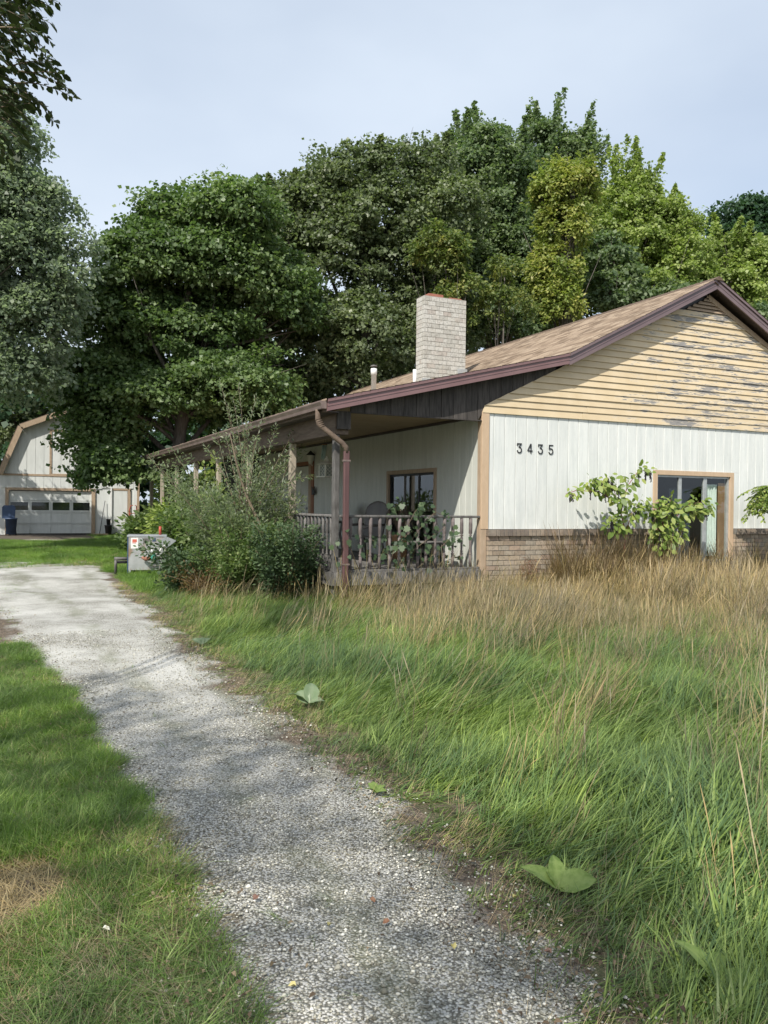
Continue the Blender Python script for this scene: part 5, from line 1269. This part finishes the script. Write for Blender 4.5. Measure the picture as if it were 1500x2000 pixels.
# ================================================================== GRASS
def grass_mat(name, cols, tip, transl=.4):
    t = NT(name)
    c = t.ramp(t.attr('tint'), [(i / (len(cols) - 1), x) for i, x in enumerate(cols)])
    c = t.mix(t.rng(t.attr('along'), .45, 1.0, 0, .55), c, tip)
    c = t.mix(1.0, c, t.ramp(t.rand(), [(0, (.6, .64, .6)), (.5, (1, 1, 1)), (1, (1.4, 1.32, 1.15))]), 'MULTIPLY')
    c = t.mix(1.0, c, t.ramp(t.noise(t.pos(), .8, 3), [(.35, (.68, .72, .80)), (.65, (1.18, 1.14, 1.0))]), 'MULTIPLY')
    t.col(c); t.rough(.45); t.b.inputs['Specular IOR Level'].default_value = .35
    tr = t.n('BsdfTranslucent'); t.l(t.mix(1.0, c, (1.2, 1.35, .6), 'MULTIPLY'), tr.inputs[0])
    m = t.n('MixShader'); m.inputs[0].default_value = transl
    t.l(t.b.outputs[0], m.inputs[1]); t.l(tr.outputs[0], m.inputs[2]); t.l(m.outputs[0], t.o.inputs[0]); return t.m
GR_GREEN = grass_mat('meadow_grass', [(.075, .115, .032), (.14, .21, .06), (.22, .31, .09), (.33, .42, .15)], (.22, .32, .12))
GR_BLUE = grass_mat('blue_green_grass', [(.065, .115, .048), (.125, .205, .08), (.21, .305, .13), (.31, .40, .19)], (.20, .31, .15))
GR_LAWN = grass_mat('lawn_grass', [(0.086, 0.177, 0.035), (0.172, 0.304, 0.058), (0.281, 0.421, 0.108)], (.15, .215, .07))
GR_STRAW = grass_mat('straw_grass', [(.19, .15, .085), (.30, .235, .135), (.43, .345, .21), (.54, .46, .30)], (.36, .28, .18), .2)
GR_SEED = grass_mat('seeding_grass', [(.13, .14, .06), (.21, .19, .09), (.32, .26, .14)], (.29, .215, .13), .25)
GR_BROWN = grass_mat('brown_seed_grass', [(.10, .08, .045), (.165, .13, .075), (.25, .195, .115)], (.22, .15, .10), .2)
def tuft(n, h, r, lean, bend, wid, mat, seg=4, seed=False, flop=.0):
    V, idx, tint, along = [], [], [], []
    for b in range(n):
        a = RNG.random() * 6.28; rr = r * math.sqrt(RNG.random()); p = np.array([rr * math.cos(a), rr * math.sin(a), -.02])
        hh = h * (.45 + .65 * RNG.random()); wv = wid * (.6 + .7 * RNG.random()); az = RNG.normal() * .65
        dirv = np.array([math.cos(az), math.sin(az), 0]); le = lean * (.3 + 1.1 * RNG.random()); be = bend * (.2 + 1.3 * RNG.random())
        side = np.array([-dirv[1], dirv[0], 0]) * math.cos(RNG.normal() * .6); side = side + np.array([0, 0, .2 * RNG.normal()])
        side /= np.linalg.norm(side); tv = RNG.random(); n0 = len(V)
        ang = le; q = p.copy(); st = hh / seg
        for i in range(seg + 1):
            f = i / seg; w_ = wv * (1 - f ** 1.6) if not seed else wv * (.45 if f < .72 else 1.6 * (1 - abs(f - .86) / .16))
            w_ = max(w_, .0004)
            V += [q - side * w_, q + side * w_]; tint += [tv, tv]; along += [f, f]
            ang += be / seg; q = q + st * (dirv * math.sin(ang) + np.array([0, 0, math.cos(ang)]))
        for i in range(seg): k = n0 + 2 * i; idx += [k, k + 1, k + 3, k + 2]
    return np_mesh('grass_tuft', np.array(V), 4, np.array(idx), mat, {'tint': np.array(tint), 'along': np.array(along)})
def proto_coll(name, meshes):
    c = bpy.data.collections.new(name)
    for i, me in enumerate(meshes):
        o = bpy.data.objects.new('%s_%02d' % (name, i), me); c.objects.link(o)
    return c
def scatter(name, label, coll, P, rot, scale, pick):
    me = bpy.data.meshes.new(name); me.vertices.add(len(P)); me.vertices.foreach_set('co', np.ascontiguousarray(P, dtype=np.float32).ravel())
    for nm, typ, arr in (('rot', 'FLOAT_VECTOR', rot), ('scl', 'FLOAT_VECTOR', scale)):
        a = me.attributes.new(nm, typ, 'POINT'); a.data.foreach_set('vector', np.ascontiguousarray(arr, dtype=np.float32).ravel())
    a = me.attributes.new('pick', 'INT', 'POINT'); a.data.foreach_set('value', np.ascontiguousarray(pick, dtype=np.int32))
    o = link(name, me); tag(o, label, 'grass', kind='stuff')
    g = bpy.data.node_groups.new(name, 'GeometryNodeTree')
    g.interface.new_socket('Geometry', in_out='INPUT', socket_type='NodeSocketGeometry'); g.interface.new_socket('Geometry', in_out='OUTPUT', socket_type='NodeSocketGeometry')
    N = g.nodes; gi = N.new('NodeGroupInput'); go = N.new('NodeGroupOutput'); ip = N.new('GeometryNodeInstanceOnPoints'); ci = N.new('GeometryNodeCollectionInfo')
    ci.inputs['Collection'].default_value = coll; ci.inputs['Separate Children'].default_value = True; ci.inputs['Reset Children'].default_value = True
    def na(nm, dt): q = N.new('GeometryNodeInputNamedAttribute'); q.data_type = dt; q.inputs['Name'].default_value = nm; return q.outputs['Attribute']
    ip.inputs['Pick Instance'].default_value = True
    L = g.links.new; m2p = N.new('GeometryNodeMeshToPoints')
    L(gi.outputs[0], m2p.inputs[0]); L(m2p.outputs[0], ip.inputs['Points']); L(ci.outputs[0], ip.inputs['Instance']); L(na('pick', 'INT'), ip.inputs['Instance Index'])
    L(na('rot', 'FLOAT_VECTOR'), ip.inputs['Rotation']); L(na('scl', 'FLOAT_VECTOR'), ip.inputs['Scale']); L(ip.outputs[0], go.inputs[0])
    md = o.modifiers.new('scatter', 'NODES'); md.node_group = g; return o
def in_view(P, mx=800, my=1200):
    x, y, d = proj(P); return (d > .2) & (x > -mx) & (x < 1500 + mx) & (y < 2000 + my)
def snoise(X, Y, s, k=0):
    return (np.sin(X * s + k) * np.cos(Y * s * 1.13 + k * 2) + .6 * np.sin(X * s * 2.3 + Y * s * 1.7 + k) + .35 * np.cos(X * s * 4.1 - Y * s * 3.7 + k)) / 1.95

# prototypes: 0-4 green, 5-7 blue green, 8-9 green broad, 10-13 straw/seed, 14-15 lawn, 16 dry thatch
protos = [tuft(15, .50, .10, .3, 1.6, .0046, GR_GREEN) for _ in range(5)] + [tuft(14, .50, .10, .4, 1.7, .0050, GR_BLUE) for _ in range(3)] + \
         [tuft(9, .46, .07, .25, 1.6, .0068, GR_GREEN, 5) for _ in range(2)] + [tuft(9, .85, .15, .12, .7, .0042, GR_SEED, 5, True) for _ in range(3)] + [tuft(8, .80, .13, .16, .9, .0042, GR_STRAW, 4)] + \
         [tuft(46, .13, .08, .45, 1.3, .0022, GR_LAWN, 3) for _ in range(2)] + [tuft(26, .20, .12, 1.1, .6, .0018, GR_STRAW, 3)] + [tuft(13, .85, .16, .1, .5, .0040, GR_BROWN, 5, True) for _ in range(2)] + [tuft(3, 1.0, .1, .12, .6, .0060, GR_STRAW, 6, True) for _ in range(2)]
PC = proto_coll('grass_prototypes', protos)
def zone_pts(n, x0, x1, y0, y1):
    P = np.stack([x0 + (x1 - x0) * RNG.random(n), y0 + (y1 - y0) * RNG.random(n)], 1); return P
def meadow():
    # candidates fall off with distance from the camera
    n = 185000; r = 1.2 + 15.1 * RNG.random(n) ** .62; a = math.atan2(FWD[1], FWD[0]) - .12 + (RNG.random(n) - .5) * 1.7
    X = CAM[0] + r * np.cos(a); Y = CAM[1] + r * np.sin(a)
    ed = X - np.interp(Y, RY, RX) + .05 * np.sin(Y * 9)          # distance from the drive edge
    nz1 = snoise(X, Y, 1.3); nz2 = snoise(X, Y, 3.7, 2)
    front = Y < -.14; side = (X < -2.68) & (Y < 5.5)
    k = (ed > -.10) & (front | side) & (RNG.random(n) < np.clip(.50 + ed * 1.1, .12, 1)) & (RNG.random(n) < .66)
    k &= ~((X > -5.15) & (X < -3.0) & (Y > 2.4) & (RNG.random(n) < .5))
    X, Y, ed, nz1, nz2, r = (q[k] for q in (X, Y, ed, nz1, nz2, r)); n = len(X)
    back = np.clip((Y + 6.5) / 5.5, 0, 1); right = np.clip((X + 3.5) / 4.5, 0, 1)
    tan = np.clip(.01 + .44 * back ** 1.1 * (.03 + 1.0 * right) + .16 * snoise(X, Y, .8, 6) * back + .05 * nz2, 0.0, .62) * np.clip(ed / 1.0, .1, 1)
    h = np.clip(.34 + .62 * ed, .20, 1.0) * (.85 + .20 * nz2 + .16 * snoise(X, Y, 1.9, 3)) * np.interp(Y, [-10, -6, -2.5, 0], [.98, .92, .92, 1.0])
    isT = RNG.random(n) < tan
    bl = (RNG.random(n) < np.clip(.25 + .5 * snoise(X, Y, .9, 5), .05, .7))
    near = r < 5.5
    pick = np.where(isT, np.where(RNG.random(n) < .70, 10 + RNG.integers(0, 3, n), np.where(RNG.random(n) < .6, 17 + RNG.integers(0, 2, n), 13)), np.where(bl, 5 + RNG.integers(0, 3, n), np.where(near & (RNG.random(n) < .4), 8 + RNG.integers(0, 2, n), RNG.integers(0, 5, n))))
    thin = (ed < .35) & (RNG.random(n) < .25); thatch = RNG.random(n) < .07; pick = np.where(thin | thatch, 16, pick)
    low = (ed < .35) & ~thin; h = np.where(low, h * .8, h)
    hs = np.where(isT, h * np.interp(X, [-3, -.5, .3, 1.2, 2.0, 4, 7], [.85, .85, .66, .72, 1.12, .98, .92]), h)
    hs = np.where((Y > -1.3) & (X > 1.3) & isT, hs * 1.05, hs)
    rotz = RNG.normal(size=n) * .45 + .25 + .7 * nz1
    tilt = RNG.normal(size=n) * .12
    scl = np.stack([hs * 0 + np.clip(hs, .5, 1.1), np.clip(hs, .5, 1.1), np.where(pick == 16, .9, hs)], 1)
    # rank growth along the foot of the porch and the brickwork, and sprigs on the drive
    def extra(m, x0, x1, y0, y1, hh, pk):
        nonlocal X, Y, scl, tilt, rotz, pick, isT
        xa = x0 + (x1 - x0) * RNG.random(m); ya = y0 + (y1 - y0) * RNG.random(m); X = np.concatenate([X, xa]); Y = np.concatenate([Y, ya]); h_ = hh * (.7 + .5 * RNG.random(m))
        scl = np.concatenate([scl, np.stack([np.clip(h_, .3, 1), np.clip(h_, .3, 1), h_], 1)]); tilt = np.concatenate([tilt, RNG.normal(size=m) * .1]); rotz = np.concatenate([rotz, RNG.random(m) * 6.28])
        pick = np.concatenate([pick, RNG.choice(pk, m)]); isT = np.concatenate([isT, np.ones(m, bool)])
    extra(300, -2.75, .1, -.75, -.08, 1.0, [10, 11, 0, 1, 2, 5, 8]); extra(420, 1.25, 3.75, -.75, -.12, 1.35, [17, 18, 17, 18, 11]); extra(120, .3, 6.8, -4.2, -.3, .9, [19, 20]); extra(420, 3.75, 7.6, -.8, -.2, 1.15, [10, 11, 17, 18]); extra(90, .1, 1.25, -.7, -.12, .75, [10, 11, 0, 1])
    extra(60, -6.3, -5.95, -9.5, -3, .16, [14, 15, 0]); extra(70, -6.9, -5.5, -8, 6, .14, [14, 15]); extra(60, -7.2, -5.5, 2, 9, .5, [14, 15, 16]); extra(420, -8.2, -6.95, -1.6, 6, .55, [14, 15, 16, 16, 15])
    P = np.stack([X, Y, ground_z(X, Y)], 1); v = in_view(P); 
    scatter('long_grass', 'overgrown meadow of long green and straw coloured grass in front of the house', PC, P[v], np.stack([tilt, np.where(isT, .14, .50) + tilt[::-1] * 1.2 + .25 * snoise(X, Y, 1.7, 9), rotz], 1)[v], scl[v], pick[v])
    print('meadow', v.sum())
meadow()
def lawn():
    X = np.concatenate([-8.6 + 2.05 * RNG.random(38000), -9.5 + 6.8 * RNG.random(27000), -5.0 + 2.0 * RNG.random(2500), -12 + 14 * RNG.random(6000)])
    Y = np.concatenate([-10.6 + 8.8 * RNG.random(38000) ** 1.1, 7.0 + 16 * RNG.random(27000), 3.0 + 7 * RNG.random(2500), 20 + 12 * RNG.random(6000)])
    n = len(X); l = np.interp(Y, LY, LX); edl = l - X; rgt = X - np.interp(Y, RY, RX)
    nz = snoise(X, Y, 2.1, 1); nz2 = snoise(X, Y, 6.0, 4)
    left = (Y < 8) & (edl > -.09 + .06 * nz2) & ((Y < -2.4) | (RNG.random(n) < .12 + .3 * (nz > .1)))
    farl = (Y > 8.6 + .5 * nz) & (Y < 22.3 + .4 * nz) & ((apron_sd(X, Y) < 0)); 
    sid = (Y > 3) & (Y <= 10) & (rgt > .02)
    rim = (Y > 20) & (X > -3.6)
    k = left | farl | sid | rim; k &= RNG.random(n) < np.where(farl & (Y < 11.5 + nz), .30, 1)
    bare = left & (np.hypot(X + 7.2, (Y + 8.0) * .9) < .27 + .12 * nz2)
    X, Y, nz, nz2, bare, edl = (q[k] for q in (X, Y, nz, nz2, bare, edl)); n = len(X)
    near = Y < 3
    dry = bare | ((Y > 8) & (RNG.random(n) < np.interp(Y, [8, 13, 20], [.65, .18, .12]))) | (near & (RNG.random(n) < np.clip(.18 + .25 * (nz2 > .15) + .25 * (Y < -7.6), 0, .6)))
    pick = np.where(dry, 16, np.where(near & (RNG.random(n) < .25), RNG.integers(0, 5, n), 14 + RNG.integers(0, 2, n)))
    s = np.where(near, .62 + .5 * np.clip(nz, 0, 1), 1.3 + .6 * nz) * np.where(near & (np.abs(Y + 6.3) < 1.3), 1.25, 1.0)
    tall = pick < 5; sz = np.where(tall, .30 * s, np.where(pick == 16, .35, s)); sxy = np.where(tall, .5, np.where(near, .8, 1.6))
    P = np.stack([X, Y, ground_z(X, Y)], 1); v = in_view(P) & (RNG.random(n) < np.where(bare, .35, 1))
    scatter('lawn_grass', 'short green lawn grass left of the driveway and before the garage', PC, P[v], np.stack([RNG.normal(size=n) * .12, RNG.normal(size=n) * .12, RNG.random(n) * 6.28], 1)[v], np.stack([sxy, sxy, sz], 1)[v], pick[v])
    print('lawn', v.sum())
lawn()

# ================================================================== BROAD-LEAVED WEEDS, LITTER
def broad_leaf(L, W, curl, mat, name='leaf'):
    m = MB(); n = 7; prev = None
    for i in range(n + 1):
        f = i / n; w_ = W * (math.sin(math.pi * min(1, f * .93 + .05)) ** .75) * (1 - .25 * f); z = .16 * L * math.sin(f * 2.4) - curl * L * f * f; x = L * f
        rw = .06 * w_ * math.sin(i * 2.3)
        row = [(x, -w_, z + .22 * w_ + rw), (x, -w_ * .5, z + .10 * w_ - rw), (x, 0, z), (x, w_ * .5, z + .10 * w_ + rw), (x, w_, z + .22 * w_ - rw)]
        k = len(m.v); m.v += row
        if prev is not None:
            for j in range(4): m.f.append((prev + j, prev + j + 1, k + j + 1, k + j)); m.sm.append(True)
        prev = k
    me = m.mesh(name, mat); a = me.attributes.new('tint', 'FLOAT', 'POINT')
    for i in range(len(m.v)): a.data[i].value = (.95 if i % 5 == 2 else random.uniform(.25, .75))
    return me
G_DOCK = leaf_mat('dock_leaf', [(0.080, 0.136, 0.032), (0.152, 0.224, 0.060), (0.224, 0.296, 0.096)], transl=.25, gloss=.2, patch=55)
G_MULL = leaf_mat('pale_woolly_leaf', [(0.099, 0.149, 0.081), (0.149, 0.205, 0.118), (0.198, 0.248, 0.161)], transl=.2)
def dock(px, py, label, leaves, mat, z0=.0):
    b = gp(px, py); root = empty('broad_leaved_weed', (b[0], b[1], z0)); tag(root, label, 'weed')
    for (az, L, W, el, curl) in leaves:
        link('leaf', broad_leaf(L * .55, W * .72, curl, mat), root, (0, 0, .02), (random.uniform(-.5, .5), -el * .6, az))
dock(1092, 1745, 'weed with four big smooth bright green leaves in the grass at the driveway edge', [(2.35, .30, .062, .55, .05), (1.15, .26, .055, .85, .0), (1.75, .17, .05, .95, .1), (-.35, .28, .085, .35, .12)], G_DOCK)
dock(1400, 1930, 'dark broad-leaved weed half buried in grass at the bottom right corner', [(1.9, .30, .055, .8, .1), (.7, .28, .06, .4, .2), (3.0, .22, .05, .3, .1), (-.6, .24, .05, .3, .2)], G_DOCK)
dock(603, 1378, 'pale woolly weed rosette at the meadow edge halfway along the driveway', [(2.6, .34, .10, .5, .1), (1.1, .36, .10, .95, .05), (-.3, .22, .07, .3, .2), (1.9, .28, .08, .7, .1)], G_MULL)
dock(395, 1262, 'small pale woolly weed at the meadow edge nearer the boiler cabinet', [(2.4, .24, .07, .6, .1), (.6, .24, .06, .6, .1), (1.5, .2, .06, .9, .1)], G_MULL)
dock(735, 1555, 'low lime green weed at the meadow corner beside bare soil', [(2.9, .13, .03, .5, .1), (1.5, .14, .03, .8, .1), (.4, .13, .03, .5, .1), (-.8, .11, .03, .4, .1), (2.1, .12, .03, .9, .0)], G_DOCK)
dock(480, 1165, 'spreading pale-leaved weed at the foot of the rust brown dead weeds', [(2.6, .26, .09, .5, .1), (.9, .26, .09, .8, .1), (-.2, .24, .08, .4, .2), (1.8, .26, .08, .9, .1)], G_MULL, .25)
def litter():
    n = 5200; Y = -10.2 + 13 * RNG.random(n) ** 1.5; sideR = RNG.random(n) < .62
    X = np.where(sideR, np.interp(Y, RY, RX) + RNG.normal(size=n) * .17 + .03, np.interp(Y, LY, LX) + RNG.normal(size=n) * .14)
    D = np.stack([RNG.normal(size=n), RNG.normal(size=n), RNG.normal(size=n) * .25], 1); N = unit(np.array([0, 0, 1.0]) + rand_dirs(n) * .45)
    P = np.stack([X, Y, ground_z(X, Y) + .028 + .01 * RNG.random(n)], 1)
    t = leaf_mat('leaf_litter', [(.05, .035, .025), (.10, .072, .05), (.17, .125, .085), (.28, .22, .15)], transl=.1, gloss=.2)
    o = leaf_object('leaf_litter', P, D, N, .010 + .020 * RNG.random(n) ** 2.5, t, 'oval', None, fold=.5); tag(o, 'brown leaf scraps strewn along both edges of the driveway', 'leaf litter', kind='stuff')
litter()
for i, (px, py, c, lb) in enumerate(((747, 1831, 'o', 'orange brown fallen leaf on the gravel, lower of the two orange ones'), (732, 1785, 'o', 'orange brown fallen leaf on the gravel, upper of the two orange ones'), (648, 1832, 'y', 'small yellow fallen leaf on the gravel left of the orange leaves'), (562, 1960, 'y', 'yellow fallen leaf at the left edge of the gravel near the bottom'),
        (887, 1882, 'y', 'tiny yellow leaf on the gravel right of the orange leaves'), (1012, 1762, 'y', 'yellow and red leaf on bare soil left of the smooth-leaved weed'), (1062, 1878, 'r', 'reddish leaf scrap on the right edge of the gravel near the bottom'), (495, 1785, 'r', 'brown curled leaf near the left side of the gravel'), (215, 1845, 'w', 'pale dry leaf in the left grass'))):
    mt = {'o': ((.22, .10, .05), (.28, .14, .07)), 'y': ((.40, .35, .13), (.48, .43, .18)), 'r': ((.17, .09, .065), (.24, .14, .10)), 'w': ((.6, .58, .5), (.68, .66, .58))}[c]; nm = {'o': 'orange_leaf', 'y': 'yellow_leaf', 'r': 'red_brown_leaf', 'w': 'pale_leaf'}[c]
    M = bpy.data.materials.get(nm) or simple(nm, mt[0], mt[1], 40, .6); b = gp(px, py); m = MB(); L = .030 if c != 'y' else .026
    v = [(0, 0, 0), (L * .3, -L * .4, .008), (L * .75, -L * .3, .016), (L, 0, .006), (L * .75, L * .33, .014), (L * .3, L * .42, .010), (L * .5, 0, .001)]
    m.add(v, [(0, 1, 6), (1, 2, 6), (2, 3, 6), (3, 4, 6), (4, 5, 6), (5, 0, 6)]); o = m.build('fallen_leaf', M, None, loc=(b[0], b[1], float(ground_z(b[0], b[1])) + .032), rot=(.1, .1, i * 1.9)); tag(o, lb, 'leaf')
